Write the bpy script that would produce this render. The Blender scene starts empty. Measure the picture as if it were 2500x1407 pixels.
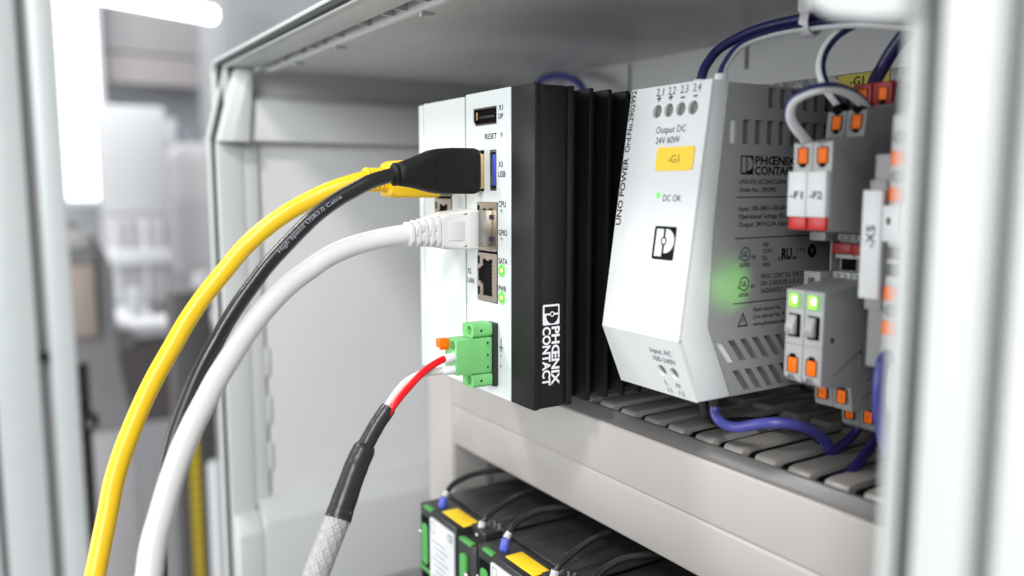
import bpy, bmesh, math, random
from mathutils import Vector, Matrix
from mathutils.geometry import tessellate_polygon

random.seed(4)
SC = bpy.context.scene
COL = SC.collection
MM = 0.001
ZB = 1200.0            # the cabinet hangs at bench height: z is lifted by this many mm


def W(p):
    return Vector((p[0] * MM, p[1] * MM, (p[2] + ZB) * MM))


# ------------------------------------------------------------------ camera
ALPHA = math.atan2(1290, math.hypot(2032, 248))
PITCH = math.atan2(248, 2032)
fh = Vector((-math.cos(ALPHA), math.sin(ALPHA), 0))
FWD = fh * math.cos(PITCH) - Vector((0, 0, 1)) * math.sin(PITCH)
UPV = fh * math.sin(PITCH) + Vector((0, 0, 1)) * math.cos(PITCH)
RGT = Vector((math.sin(ALPHA), math.cos(ALPHA), 0))
cam_d = bpy.data.cameras.new('camera')
cam = bpy.data.objects.new('camera', cam_d)
COL.objects.link(cam)
rot = Matrix((RGT, UPV, -FWD)).transposed()
cam.matrix_world = Matrix.Translation(W((0, 0, 0))) @ rot.to_4x4()
cam_d.sensor_width = 36.0
cam_d.lens = 2032 / 2500 * 36.0
cam_d.clip_start = 0.01
cam_d.clip_end = 60
cam_d.dof.use_dof = True
cam_d.dof.focus_distance = 0.271
cam_d.dof.aperture_fstop = 6.0
cam_d.dof.aperture_blades = 0
SC.camera = cam

# ------------------------------------------------------------------ world and lamps
world = bpy.data.worlds.new('World')
SC.world = world
world.use_nodes = True
bg = world.node_tree.nodes['Background']
bg.inputs[0].default_value = (0.94, 0.97, 1.0, 1)
bg.inputs[1].default_value = 0.10


def area_lamp(name, loc, target, sx, sy, watts, color):
    d = bpy.data.lights.new(name, 'AREA')
    d.shape = 'RECTANGLE'
    d.size = sx
    d.size_y = sy
    d.energy = watts
    d.color = color
    o = bpy.data.objects.new(name, d)
    COL.objects.link(o)
    p, t = W(loc), W(target)
    o.matrix_world = Matrix.Translation(p) @ (t - p).to_track_quat('-Z', 'Y').to_matrix().to_4x4()
    return o


# ceiling lamps of the hall in front of the open cabinet, to its left and right
area_lamp('hall_lamp', (-1250, -900, 1500), (-260, 150, -40), 0.20, 0.34, 23, (1.0, 0.99, 0.97))
area_lamp('hall_lamp', (800, -1000, 1400), (-300, 150, -60), 0.20, 0.34, 27, (1.0, 0.99, 0.97))
# added fill lamps without a seen source, for front faces and left wall
area_lamp('soft_fill', (-1300, -1900, 200), (-200, 170, -30), 1.7, 1.2, 38, (0.96, 0.99, 1.0))
area_lamp('soft_fill', (1650, -1450, 720), (-400, 170, -60), 1.4, 0.9, 50, (0.95, 0.985, 1.0))
# the row further down the hall
area_lamp('hall_lamp', (-2300, 200, 1500), (-2600, 400, -600), 1.6, 0.4, 34, (1.0, 1.0, 1.0))

SC.view_settings.view_transform = 'Standard'
SC.view_settings.look = 'None'
SC.view_settings.exposure = 0.0
SC.view_settings.gamma = 1.0
SC.render.engine = 'CYCLES'
SC.cycles.use_denoising = True
SC.cycles.max_bounces = 8
SC.cycles.sample_clamp_indirect = 4.0

# ------------------------------------------------------------------ materials
MATS = {}


def mat(name, col=(0.5, 0.5, 0.5), rough=0.45, metal=0.0, grain=0.0, gscale=900.0, emit=0.0, ecol=None,
        spec=0.5, trans=0.0, var=0.03, vscale=60.0, coat=0.0, sss=0.0, smudge=0.0):
    if name in MATS:
        return MATS[name]
    m = bpy.data.materials.new(name)
    m.use_nodes = True
    nt = m.node_tree
    b = nt.nodes['Principled BSDF']
    b.inputs['Roughness'].default_value = rough
    b.inputs['Metallic'].default_value = metal
    b.inputs['Specular IOR Level'].default_value = spec
    b.inputs['Coat Weight'].default_value = coat
    if trans:
        b.inputs['Transmission Weight'].default_value = trans
    if sss:
        b.inputs['Subsurface Weight'].default_value = sss
        b.inputs['Subsurface Radius'].default_value = (0.004, 0.004, 0.004)
    tc = nt.nodes.new('ShaderNodeTexCoord')
    n = nt.nodes.new('ShaderNodeTexNoise')
    n.inputs['Scale'].default_value = vscale
    n.inputs['Detail'].default_value = 6
    nt.links.new(tc.outputs['Object'], n.inputs['Vector'])
    mix = nt.nodes.new('ShaderNodeMix')
    mix.data_type = 'RGBA'
    nt.links.new(n.outputs['Fac'], mix.inputs['Factor'])
    mix.inputs['A'].default_value = (*[max(0, c * (1 - var)) for c in col], 1)
    mix.inputs['B'].default_value = (*[min(1, c * (1 + var)) for c in col], 1)
    nt.links.new(mix.outputs['Result'], b.inputs['Base Color'])
    rm = nt.nodes.new('ShaderNodeMapRange')
    rm.inputs['To Min'].default_value = max(0.02, rough - 0.06)
    rm.inputs['To Max'].default_value = min(1, rough + 0.06)
    nt.links.new(n.outputs['Fac'], rm.inputs['Value'])
    nt.links.new(rm.outputs['Result'], b.inputs['Roughness'])
    if smudge:
        # handling marks: faint streaky patches that change the gloss, and a few fine dust specks
        mp = nt.nodes.new('ShaderNodeMapping')
        mp.inputs['Scale'].default_value = (22, 22, 60)
        mp.inputs['Rotation'].default_value = (0.4, 0.3, 0.5)
        nt.links.new(tc.outputs['Object'], mp.inputs['Vector'])
        sn = nt.nodes.new('ShaderNodeTexNoise')
        sn.inputs['Scale'].default_value = 1.0
        sn.inputs['Detail'].default_value = 8
        sn.inputs['Roughness'].default_value = 0.65
        sn.inputs['Distortion'].default_value = 0.8
        nt.links.new(mp.outputs['Vector'], sn.inputs['Vector'])
        sr = nt.nodes.new('ShaderNodeMapRange')
        sr.inputs['From Min'].default_value = 0.45
        sr.inputs['From Max'].default_value = 0.75
        sr.inputs['To Min'].default_value = 0.0
        sr.inputs['To Max'].default_value = 0.28 * smudge
        nt.links.new(sn.outputs['Fac'], sr.inputs['Value'])
        ad = nt.nodes.new('ShaderNodeMath')
        ad.operation = 'ADD'
        ad.use_clamp = True
        nt.links.new(rm.outputs['Result'], ad.inputs[0])
        nt.links.new(sr.outputs['Result'], ad.inputs[1])
        nt.links.new(ad.outputs[0], b.inputs['Roughness'])
        dv = nt.nodes.new('ShaderNodeTexVoronoi')
        dv.inputs['Scale'].default_value = 260
        nt.links.new(tc.outputs['Object'], dv.inputs['Vector'])
        dr = nt.nodes.new('ShaderNodeMapRange')
        dr.inputs['From Min'].default_value = 0.045
        dr.inputs['From Max'].default_value = 0.02
        nt.links.new(dv.outputs['Distance'], dr.inputs['Value'])
        dm = nt.nodes.new('ShaderNodeMath')
        dm.operation = 'MULTIPLY'
        dm.inputs[1].default_value = 0.35 * smudge
        nt.links.new(dr.outputs['Result'], dm.inputs[0])
        m2 = nt.nodes.new('ShaderNodeMix')
        m2.data_type = 'RGBA'
        nt.links.new(dm.outputs[0], m2.inputs['Factor'])
        nt.links.new(mix.outputs['Result'], m2.inputs['A'])
        m2.inputs['B'].default_value = (0.30, 0.28, 0.26, 1)
        nt.links.new(m2.outputs['Result'], b.inputs['Base Color'])
    if grain:
        g = nt.nodes.new('ShaderNodeTexNoise')
        g.inputs['Scale'].default_value = gscale
        g.inputs['Detail'].default_value = 3
        nt.links.new(tc.outputs['Object'], g.inputs['Vector'])
        bp = nt.nodes.new('ShaderNodeBump')
        bp.inputs['Strength'].default_value = grain
        bp.inputs['Distance'].default_value = 0.0003
        nt.links.new(g.outputs['Fac'], bp.inputs['Height'])
        nt.links.new(bp.outputs['Normal'], b.inputs['Normal'])
    if emit:
        b.inputs['Emission Color'].default_value = (*(ecol or col), 1)
        b.inputs['Emission Strength'].default_value = emit
    MATS[name] = m
    return m


M_ENC = mat('cabinet_plastic', (0.66, 0.665, 0.665), 0.30, grain=0.10, gscale=1400, smudge=0.5)
M_RIM = mat('cabinet_rim_plastic', (0.535, 0.55, 0.545), 0.38, grain=0.08, gscale=1400, smudge=0.4)
M_GASKET = mat('rubber_gasket', (0.015, 0.015, 0.016), 0.55)
M_DUCT = mat('duct_plastic', (0.42, 0.395, 0.378), 0.42, grain=0.08, var=0.03, smudge=0.6)
M_DUCTF = mat('duct_finger_plastic', (0.25, 0.235, 0.222), 0.38, grain=0.08)
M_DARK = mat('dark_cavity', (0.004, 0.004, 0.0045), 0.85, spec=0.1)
M_PANEL = mat('white_painted_panel', (0.70, 0.745, 0.745), 0.38, grain=0.12, gscale=1600, var=0.015, smudge=0.4)
M_HOUS = mat('grey_housing', (0.32, 0.33, 0.34), 0.4, metal=0.3)
M_BLACK = mat('black_anodised', (0.0085, 0.008, 0.008), 0.5, spec=0.35, grain=0.25, gscale=1500, var=0.2, smudge=0.8)
M_FIN = mat('black_heatsink', (0.005, 0.0048, 0.005), 0.5, spec=0.3, grain=0.2, gscale=1500, var=0.2)
M_INKB = mat('black_print', (0.01, 0.009, 0.011), 0.8, spec=0.1)
M_INKW = mat('white_print', (0.80, 0.80, 0.82), 0.55)
M_INKG = mat('grey_print', (0.06, 0.06, 0.07), 0.7, spec=0.2)
M_STEEL = mat('jack_shield', (0.52, 0.44, 0.36), 0.32, metal=1.0, var=0.08, vscale=300)
M_STEEL2 = mat('plug_shield', (0.50, 0.47, 0.43), 0.36, metal=1.0, var=0.12, vscale=400)
M_GOLD = mat('gilded_shell', (0.80, 0.55, 0.25), 0.28, metal=1.0)
M_PSU = mat('supply_cover', (0.68, 0.70, 0.705), 0.36, grain=0.10, gscale=1500, var=0.015, smudge=0.5)
M_PSUB = mat('supply_body', (0.30, 0.30, 0.30), 0.42, grain=0.15, gscale=1300, smudge=0.5)
M_PSUSL = mat('supply_slot_floor', (0.13, 0.13, 0.13), 0.55)
M_TERM = mat('terminal_plastic', (0.30, 0.30, 0.305), 0.42, grain=0.12, gscale=1300)
M_TERML = mat('terminal_plastic_pale', (0.44, 0.44, 0.435), 0.42, grain=0.1, gscale=1300)
M_ORANGE = mat('orange_plastic', (1.0, 0.175, 0.0), 0.5, spec=0.25)
M_RED = mat('red_plastic', (0.60, 0.008, 0.008), 0.40)
M_REDD = mat('dark_red_plastic', (0.33, 0.012, 0.012), 0.45)
M_WHITE = mat('white_plastic', (0.78, 0.79, 0.80), 0.40, var=0.01)
M_WCAB = mat('white_cable', (0.70, 0.70, 0.69), 0.30, var=0.012)
M_WPLUG = mat('white_plug', (0.70, 0.68, 0.67), 0.34, var=0.012, sss=0.15)
M_YEL = mat('yellow_cable', (0.92, 0.575, 0.012), 0.33, var=0.02)
M_YELL = mat('yellow_label', (0.93, 0.62, 0.012), 0.45, var=0.015)
M_YELD = mat('yellow_sticker', (0.62, 0.53, 0.01), 0.5, var=0.02)
M_BCAB = mat('black_cable', (0.014, 0.014, 0.015), 0.30, grain=0.1, gscale=700)
M_BPLUG = mat('black_plug', (0.006, 0.006, 0.0063), 0.55, spec=0.3, grain=0.3, gscale=1800)
M_SHRINK = mat('heat_shrink', (0.021, 0.020, 0.022), 0.36, grain=0.5, gscale=260)
M_BRAID = mat('braid_strand', (0.40, 0.385, 0.39), 0.34, var=0.10, vscale=700)
M_REDW = mat('red_wire', (0.80, 0.006, 0.010), 0.33)
M_GREEN = mat('green_plug', (0.175, 0.52, 0.17), 0.42, grain=0.1, var=0.02)
M_NAVY = mat('navy_wire', (0.020, 0.016, 0.11), 0.36)
M_BLUE = mat('blue_wire', (0.060, 0.062, 0.29), 0.34)
M_BLUEC = mat('blue_ferrule', (0.075, 0.10, 0.50), 0.35)
M_USBB = mat('usb_blue', (0.06, 0.09, 0.55), 0.4)
M_TIE = mat('nylon_tie', (0.62, 0.62, 0.64), 0.35, sss=0.3)
M_MURR = mat('black_module', (0.018, 0.018, 0.019), 0.36, grain=0.2, gscale=1200)
M_MGREEN = mat('module_green', (0.07, 0.33, 0.07), 0.4)
M_LABEL = mat('paper_label', (0.66, 0.67, 0.69), 0.5)
M_SCREW = mat('screw_steel', (0.7, 0.69, 0.68), 0.25, metal=1.0)
M_LED = mat('green_led', (0.5, 0.8, 0.2), 0.4, emit=1.0, ecol=(0.82, 1.0, 0.22))
M_HALO = mat('painted_halo_green', (0.03, 0.22, 0.02), 0.5, emit=0.55, ecol=(0.22, 1.0, 0.10))  # inner glow round a computer led, put into colour and emission
M_HALO2 = mat('painted_halo_pale', (0.18, 0.45, 0.16), 0.5, emit=0.34, ecol=(0.48, 1.0, 0.38))  # fainter outer glow of the same led, painted as a disc
M_LED2 = mat('green_led_module', (0.2, 0.7, 0.02), 0.4, emit=1.0, ecol=(0.33, 1.0, 0.01))
M_LED2H = mat('green_led_chip', (0.8, 1.0, 0.5), 0.4, emit=3.0, ecol=(0.9, 1.0, 0.55))
M_LED2F = mat('green_lens_frame', (0.26, 0.46, 0.24), 0.45)
M_LED3 = mat('green_led_supply', (0.08, 0.4, 0.08), 0.4, emit=0.75, ecol=(0.25, 1.0, 0.28))


def galvanised():
    m = mat('galvanised_steel', (0.36, 0.36, 0.37), 0.40, metal=0.85)
    nt = m.node_tree
    b = nt.nodes['Principled BSDF']
    tc = nt.nodes.new('ShaderNodeTexCoord')
    v = nt.nodes.new('ShaderNodeTexVoronoi')
    v.inputs['Scale'].default_value = 420
    n = nt.nodes.new('ShaderNodeTexNoise')
    n.inputs['Scale'].default_value = 900
    nt.links.new(tc.outputs['Object'], v.inputs['Vector'])
    nt.links.new(tc.outputs['Object'], n.inputs['Vector'])
    a = nt.nodes.new('ShaderNodeMath')
    a.operation = 'ADD'
    sep = nt.nodes.new('ShaderNodeSeparateColor')
    nt.links.new(v.outputs['Color'], sep.inputs[0])
    nt.links.new(sep.outputs[0], a.inputs[0])
    nt.links.new(n.outputs['Fac'], a.inputs[1])
    r = nt.nodes.new('ShaderNodeValToRGB')
    r.color_ramp.elements[0].position = 0.35
    r.color_ramp.elements[0].color = (0.20, 0.20, 0.205, 1)
    r.color_ramp.elements[1].position = 1.0
    r.color_ramp.elements[1].color = (0.50, 0.50, 0.51, 1)
    h = nt.nodes.new('ShaderNodeMath')
    h.operation = 'MULTIPLY'
    h.inputs[1].default_value = 0.6
    nt.links.new(a.outputs[0], h.inputs[0])
    nt.links.new(h.outputs[0], r.inputs[0])
    nt.links.new(r.outputs[0], b.inputs['Base Color'])
    return m


M_GALV = galvanised()

# ------------------------------------------------------------------ mesh helpers
ORG = {}          # object -> origin in mm of its root


class MB:
    def __init__(self):
        self.v, self.f, self.mi = [], [], []
        self.cur = 0

    def add(self, vs, fs):
        o = len(self.v)
        self.v += [tuple(p) for p in vs]
        for f in fs:
            self.f.append([i + o for i in f])
            self.mi.append(self.cur)
        return self

    def box(self, x0, x1, y0, y1, z0, z1):
        vs = [(x, y, z) for z in (z0, z1) for y in (y0, y1) for x in (x0, x1)]
        return self.add(vs, [(0, 2, 3, 1), (4, 5, 7, 6), (0, 1, 5, 4), (2, 6, 7, 3), (0, 4, 6, 2), (1, 3, 7, 5)])

    def prism(self, poly, fn, a, b):
        n = len(poly)
        vs = [fn(u, v, a) for u, v in poly] + [fn(u, v, b) for u, v in poly]
        fs = [(i, (i + 1) % n, (i + 1) % n + n, i + n) for i in range(n)]
        tri = tessellate_polygon([[Vector((u, v, 0)) for u, v in poly]])
        fs += [tuple(t) for t in tri] + [tuple(i + n for i in t) for t in tri]
        return self.add(vs, fs)

    def plate(self, outer, holes, fn, t0, t1):
        loops = [outer] + holes
        tri = tessellate_polygon([[Vector((u, v, 0)) for u, v in l] for l in loops])
        flat = [p for l in loops for p in l]
        n = len(flat)
        vs = [fn(u, v, t0) for u, v in flat] + [fn(u, v, t1) for u, v in flat]
        fs = [tuple(t) for t in tri] + [tuple(i + n for i in t) for t in tri]
        k = 0
        for l in loops:
            m = len(l)
            fs += [(k + i, k + (i + 1) % m, k + (i + 1) % m + n, k + i + n) for i in range(m)]
            k += m
        return self.add(vs, fs)

    def cyl(self, p0, p1, r0, r1=None, n=20, cap=True):
        r1 = r0 if r1 is None else r1
        a, b = Vector(p0), Vector(p1)
        d = (b - a).normalized()
        s = d.orthogonal().normalized()
        t = d.cross(s)
        vs = []
        for c, r in ((a, r0), (b, r1)):
            for i in range(n):
                th = 2 * math.pi * i / n
                vs.append(c + (s * math.cos(th) + t * math.sin(th)) * r)
        fs = [(i, (i + 1) % n, (i + 1) % n + n, i + n) for i in range(n)]
        if cap:
            fs += [tuple(range(n)), tuple(range(n, 2 * n))]
        return self.add(vs, fs)

    def loft(self, secs, cap=True):
        n = len(secs[0])
        vs = [p for s in secs for p in s]
        fs = []
        for k in range(len(secs) - 1):
            fs += [(k * n + i, k * n + (i + 1) % n, (k + 1) * n + (i + 1) % n, (k + 1) * n + i) for i in range(n)]
        if cap:
            fs += [tuple(range(n)), tuple(range((len(secs) - 1) * n, len(secs) * n))]
        return self.add(vs, fs)

    def tube(self, path, r, n=16, sub=8, cap=True, split=None, twist=0.0, phase=0.0, ref=None):
        pts = catmull(path, sub)
        fr = frames(pts, ref)
        L = len(pts)
        secs = []
        for k, (c, s, t) in enumerate(fr):
            rr = r(k / (L - 1)) if callable(r) else r
            a0 = phase + twist * k / (L - 1)
            secs.append([c + (s * math.cos(a0 + 2 * math.pi * i / n) + t * math.sin(a0 + 2 * math.pi * i / n)) * rr
                         for i in range(n)])
        if split is None:
            return self.loft(secs, cap)
        vs = [p for s in secs for p in s]
        o = len(self.v)
        self.v += [tuple(p) for p in vs]
        for k in range(L - 1):
            for i in range(n):
                self.f.append([o + k * n + i, o + k * n + (i + 1) % n, o + (k + 1) * n + (i + 1) % n, o + (k + 1) * n + i])
                self.mi.append(1 if i < split else 0)
        return self

    def mesh(self, name, mats, bevel=0.0, seg=2, smooth=True, origin=(0, 0, 0), sharp=38):
        me = bpy.data.meshes.new(name)
        vs = [((x - origin[0]) * MM, (y - origin[1]) * MM, (z - origin[2]) * MM) for x, y, z in self.v]
        me.from_pydata(vs, [], self.f)
        if not isinstance(mats, (list, tuple)):
            mats = [mats]
        for m in mats:
            me.materials.append(m)
        if len(mats) > 1:
            me.polygons.foreach_set('material_index', self.mi)
        bm = bmesh.new()
        bm.from_mesh(me)
        bmesh.ops.recalc_face_normals(bm, faces=bm.faces)
        if bevel:
            es = [e for e in bm.edges if len(e.link_faces) == 2 and e.calc_face_angle(0) > math.radians(30)]
            bmesh.ops.bevel(bm, geom=es, offset=bevel * MM, segments=seg, profile=0.5, affect='EDGES', clamp_overlap=True)
        bm.to_mesh(me)
        bm.free()
        if smooth:
            me.polygons.foreach_set('use_smooth', [True] * len(me.polygons))
            me.set_sharp_from_angle(angle=math.radians(sharp))
        me.update()
        return me

    def build(self, name, mats, parent=None, bevel=0.0, seg=2, smooth=True, origin=None, sharp=38):
        if parent is not None:
            origin = ORG[parent]
        elif origin is None:
            xs, ys, zs = zip(*self.v)
            origin = ((min(xs) + max(xs)) / 2, (min(ys) + max(ys)) / 2, min(zs))
        o = bpy.data.objects.new(name, self.mesh(name, mats, bevel, seg, smooth, origin, sharp))
        COL.objects.link(o)
        ORG[o] = origin
        if parent is not None:
            o.parent = parent
        else:
            o.location = W(origin)
        return o


def share(src, parent, dx=0, dy=0, dz=0, name=None):
    """another piece like src, on the same mesh data, shifted by mm"""
    o = bpy.data.objects.new(name or src.name.split('.')[0], src.data)
    COL.objects.link(o)
    o.parent = parent
    ORG[o] = ORG[parent]
    o.location = Vector(src.location) + Vector((dx, dy, dz)) * MM
    return o


def thing(name, label, cat, origin, group=None):
    o = bpy.data.objects.new(name, None)
    COL.objects.link(o)
    o.empty_display_size = 0.01
    o.location = W(origin)
    ORG[o] = tuple(origin)
    return tag(o, label, cat, group)


def tag(o, label=None, cat=None, group=None, kind=None):
    if label:
        o['label'] = label
    if cat:
        o['category'] = cat
    if group:
        o['group'] = group
    if kind:
        o['kind'] = kind
    return o


def uneven(path, amp, seed):
    """a hand-bent cable: small wander of its line, ends kept"""
    rnd = random.Random(seed)
    pts = catmull(path, 2)
    out = []
    for i, p in enumerate(pts):
        k = 0 if i < 3 or i > len(pts) - 2 else amp
        out.append(tuple(p + Vector((rnd.uniform(-1, 1), rnd.uniform(-1, 1), rnd.uniform(-1, 1))) * k))
    return out


def lumpy(r, amp, seed):
    rnd = random.Random(seed)
    ph = [rnd.uniform(0, 6.28) for _ in range(4)]
    return lambda t: r * (1 + amp * (math.sin(17 * t + ph[0]) + 0.7 * math.sin(39 * t + ph[1]) + 0.5 * math.sin(83 * t + ph[2])))


def catmull(path, sub=8):
    P = [Vector(p) for p in path]
    if len(P) < 3:
        return P
    P = [P[0] * 2 - P[1]] + P + [P[-1] * 2 - P[-2]]
    out = []
    for i in range(1, len(P) - 2):
        p0, p1, p2, p3 = P[i - 1:i + 3]
        for k in range(sub):
            t = k / sub
            out.append(0.5 * ((2 * p1) + (p2 - p0) * t + (2 * p0 - 5 * p1 + 4 * p2 - p3) * t * t
                              + (3 * p1 - p0 - 3 * p2 + p3) * t ** 3))
    out.append(P[-2])
    return out


def frames(pts, ref=None):
    fr = []
    s = None
    for i, c in enumerate(pts):
        a = pts[max(0, i - 1)]
        b = pts[min(len(pts) - 1, i + 1)]
        d = (b - a).normalized()
        if s is None:
            s = Vector(ref) if ref else d.orthogonal()
        s = (s - d * s.dot(d)).normalized()
        fr.append((c, s.copy(), d.cross(s)))
    return fr


def rrect(hu, hv, r, n=5):
    pts = []
    r = min(r, hu * 0.999, hv * 0.999)
    for cx, cy, a in ((hu - r, hv - r, 0), (-hu + r, hv - r, 90), (-hu + r, -hv + r, 180), (hu - r, -hv + r, 270)):
        for k in range(n + 1):
            th = math.radians(a + 90 * k / n)
            pts.append((cx + r * math.cos(th), cy + r * math.sin(th)))
    return pts


def rect(u0, u1, v0, v1):
    return [(u0, v0), (u1, v0), (u1, v1), (u0, v1)]


def rr_at(u0, u1, v0, v1, r, n=4):
    cu, cv = (u0 + u1) / 2, (v0 + v1) / 2
    return [(cu + a, cv + b) for a, b in rrect(abs(u1 - u0) / 2, abs(v1 - v0) / 2, r, n)]


def disc(u, v, r, n=20, rv=None):
    rv = r if rv is None else rv
    return [(u + r * math.cos(2 * math.pi * i / n), v + rv * math.sin(2 * math.pi * i / n)) for i in range(n)]


XZ = lambda u, v, w: (u, w, v)          # u = x, v = z, w = y
YZ = lambda u, v, w: (w, u, v)          # u = y, v = z, w = x
XY = lambda u, v, w: (u, v, w)


def plane(O, U, V):
    O, U, V = Vector(O), Vector(U).normalized(), Vector(V).normalized()
    N = U.cross(V)
    return lambda u, v, w: O + U * u + V * v + N * w


_txt = {}


def text_mesh(body, bold):
    k = (body, bold)
    if k not in _txt:
        c = bpy.data.curves.new('txt', 'FONT')
        c.body = body
        c.size = 1.0
        c.offset = bold
        c.resolution_u = 3
        c.fill_mode = 'FRONT'
        o = bpy.data.objects.new('txt', c)
        COL.objects.link(o)
        me = bpy.data.meshes.new_from_object(o)
        vs = [(v.co.x, v.co.y) for v in me.vertices]
        fs = [tuple(p.vertices) for p in me.polygons]
        bpy.data.objects.remove(o)
        bpy.data.meshes.remove(me)
        _txt[k] = (vs, fs)
    return _txt[k]


CAP = 0.70


def text(parent, body, h, fn, m, u=0.0, v=0.0, width=None, bold=0.0, align='L', lift=0.10, name='lettering', label=None):
    vs, fs = text_mesh(body, bold)
    s = h / CAP
    x0 = min(p[0] for p in vs)
    x1 = max(p[0] for p in vs)
    sx = s if width is None else width / (x1 - x0)
    off = {'L': x0, 'C': (x0 + x1) / 2, 'R': x1}[align]
    mb = MB()
    mb.add([fn(u + (p[0] - off) * sx, v + p[1] * s, lift) for p in vs], fs)
    o = mb.build(name, m, parent, smooth=False)
    if label:
        o['label'] = label
    return o


def flat(parent, name, poly, fn, m, lift=0.05):
    mb = MB()
    tri = tessellate_polygon([[Vector((u, v, 0)) for u, v in poly]])
    mb.add([fn(u, v, lift) for u, v in poly], [tuple(t) for t in tri])
    return mb.build(name, m, parent, smooth=False)


def emblem(parent, fn, u, v, w, h, fg, lift=0.06):
    """square mark with a P-like cut-out: u, v = lower left corner; printed as one flat piece with real openings"""
    def q(a, b):
        return (u + a * w, v + b * h)
    outer = [q(0.5 + a, 0.5 + b) for a, b in rrect(0.5, 0.5, 0.07, 4)]
    cx, cy, ro, ri = 0.475, 0.56, 0.135, 0.085
    bar = [q(0.10, 0.10), q(0.43, 0.10)]
    bar += [q(0.43, cy - 0.13)]
    bar += [q(cx + ro * math.cos(math.radians(a)), cy + ro * math.sin(math.radians(a))) for a in (250, 225, 200, 180, 160, 135, 110)]
    bar += [q(0.43, cy + 0.13), q(0.43, 0.92), q(0.10, 0.92)]
    dd = [q(0.52, 0.92), q(0.60, 0.925)]
    dd += [q(0.56 + 0.385 * math.cos(math.radians(a)), 0.565 + 0.36 * math.sin(math.radians(a))) for a in range(75, -91, -15)]
    dd += [q(0.52, 0.21), q(0.52, cy - 0.13)]
    dd += [q(cx + ro * math.cos(math.radians(a)), cy + ro * math.sin(math.radians(a))) for a in (-65, -45, -20, 0, 20, 45, 65)]
    dd += [q(0.52, cy + 0.13)]
    eye = [q(cx + ri * math.cos(math.radians(a)), cy + ri * math.sin(math.radians(a))) for a in range(0, 360, 24)]
    loops = [outer, bar, dd, eye]
    tri = tessellate_polygon([[Vector((a, b, 0)) for a, b in l] for l in loops])
    mb = MB()
    mb.add([fn(a, b, lift) for l in loops for a, b in l], [tuple(t) for t in tri])
    return mb.build('emblem', fg, parent, smooth=False)


def circ_ring(parent, fn, u, v, r, rw, m, lift=0.06, name='printed_ring', rv=1.0):
    a, b = disc(u, v, r, 28, r * rv), disc(u, v, r - rw, 28, (r - rw) * rv)
    mb = MB()
    n = 28
    mb.add([fn(x, y, lift) for x, y in a + b], [(i, (i + 1) % n, (i + 1) % n + n, i + n) for i in range(n)])
    return mb.build(name, m, parent, smooth=False)


def led_lamp(parent, loc, energy, color, r=0.0006):
    d = bpy.data.lights.new('led_light', 'POINT')
    d.energy = energy
    d.color = color
    d.shadow_soft_size = r
    d.specular_factor = 0.0
    o = bpy.data.objects.new('led_light', d)
    COL.objects.link(o)
    o.parent = parent
    org = ORG[parent]
    o.location = Vector([(loc[i] - org[i]) * MM for i in range(3)])
    return o

# ================================================================== SETTING: the hall behind
def structure(name, mb, m):
    return tag(mb.build(name, m), kind='structure')


M_WALL = mat('hall_wall', (0.66, 0.68, 0.71), 0.7)
M_FLOOR = mat('hall_floor', (0.40, 0.40, 0.41), 0.5, var=0.06, vscale=3)
structure('floor', MB().box(-4200, 1500, -2500, 3200, -1210, -1200), M_FLOOR)
structure('wall', MB().box(-4000, -3950, -2500, 3200, -1200, 1900), M_WALL)

# ================================================================== CABINET
cab = thing('control_cabinet', 'open pale grey plastic control cabinet holding the computer and power supply', 'cabinet',
            (-262, 190, -236))
XL, XR, YF, YB, ZT, ZF = -455, -69.5, 112, 275, 61, -232
mb = MB()
slots = [rect(-328, -324.6, 20, 60.5), rect(-252.4, -249.6, 49, 60.5)]
mb.plate(rect(XL - 6, XR + 6, ZF - 4, ZT + 5), slots, XZ, YB, YB + 1.6)
mb.box(XL - 6, XR + 6, YB + 1.62, YB + 5, ZF - 4, ZT + 5)
mb.build('back_wall', M_ENC, cab)
# top wall: front strip, vent groove, rail, ceiling
mb = MB()
mb.prism([(110.2, ZT + 0.9), (122.6, ZT - 0.8), (122.6, ZT + 5), (112.1, ZT + 5)], YZ, XL - 0.4, XR + 1)
mb.build('front_strip', M_RIM, cab, bevel=0.5)
MB().box(XL - 6, XR + 6, 122.65, 127.2, ZT + 3.2, ZT + 4.9).build('vent_groove', mat('vent_recess', (0.07, 0.07, 0.072), 0.6), cab)
MB().box(XL + 4, XR - 3, 127.25, 130.8, ZT - 2.6, ZT + 4.8).build('vent_rail', M_ENC, cab, bevel=0.4)
MB().box(XL - 6, XR + 6, 130.85, YB - 0.05, ZT, ZT + 5).build('top_wall', M_ENC, cab)
rib = MB().box(-0.55, 0.55, 122.65, 127.2, ZT - 1.0, ZT + 3.15)
rx = [-430.2, -420.1, -404.2, -379.0, -362.3, -351.2, -330.7, -302.4, -280.6, -270.1, -253.0, -231, -209, -190, -170, -148, -126, -104]
r0 = None
for x in rx:
    if r0 is None:
        o2 = MB()
        o2.v = [(a + x, b, c) for a, b, c in rib.v]
        o2.f, o2.mi = rib.f, rib.mi
        r0 = o2.build('vent_rib', M_RIM, cab)
    else:
        share(r0, cab, dx=x - rx[0])
# small clips under the rail
for x in (-398, -343, -262):
    MB().prism([(128, ZT - 4.2), (133, ZT - 3.4), (133, ZT - 2.65), (128, ZT - 2.65)], YZ, x, x + 2.2).build('rail_clip', M_RIM, cab)
# left wall, its front post and the ledges
MB().box(XL - 5, XL, 126, YB - 0.05, ZF - 4, ZT - 0.05).build('side_wall', M_ENC, cab)
MB().box(XL - 0.5, XL + 3.2, 103.6, 117.0, ZF, 22.8).build('front_post', M_RIM, cab, bevel=0.8)
MB().box(XL - 6, XL + 2.4, 117.05, 125.0, -176, ZT - 0.7).build('front_post', M_RIM, cab, bevel=0.6)
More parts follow.
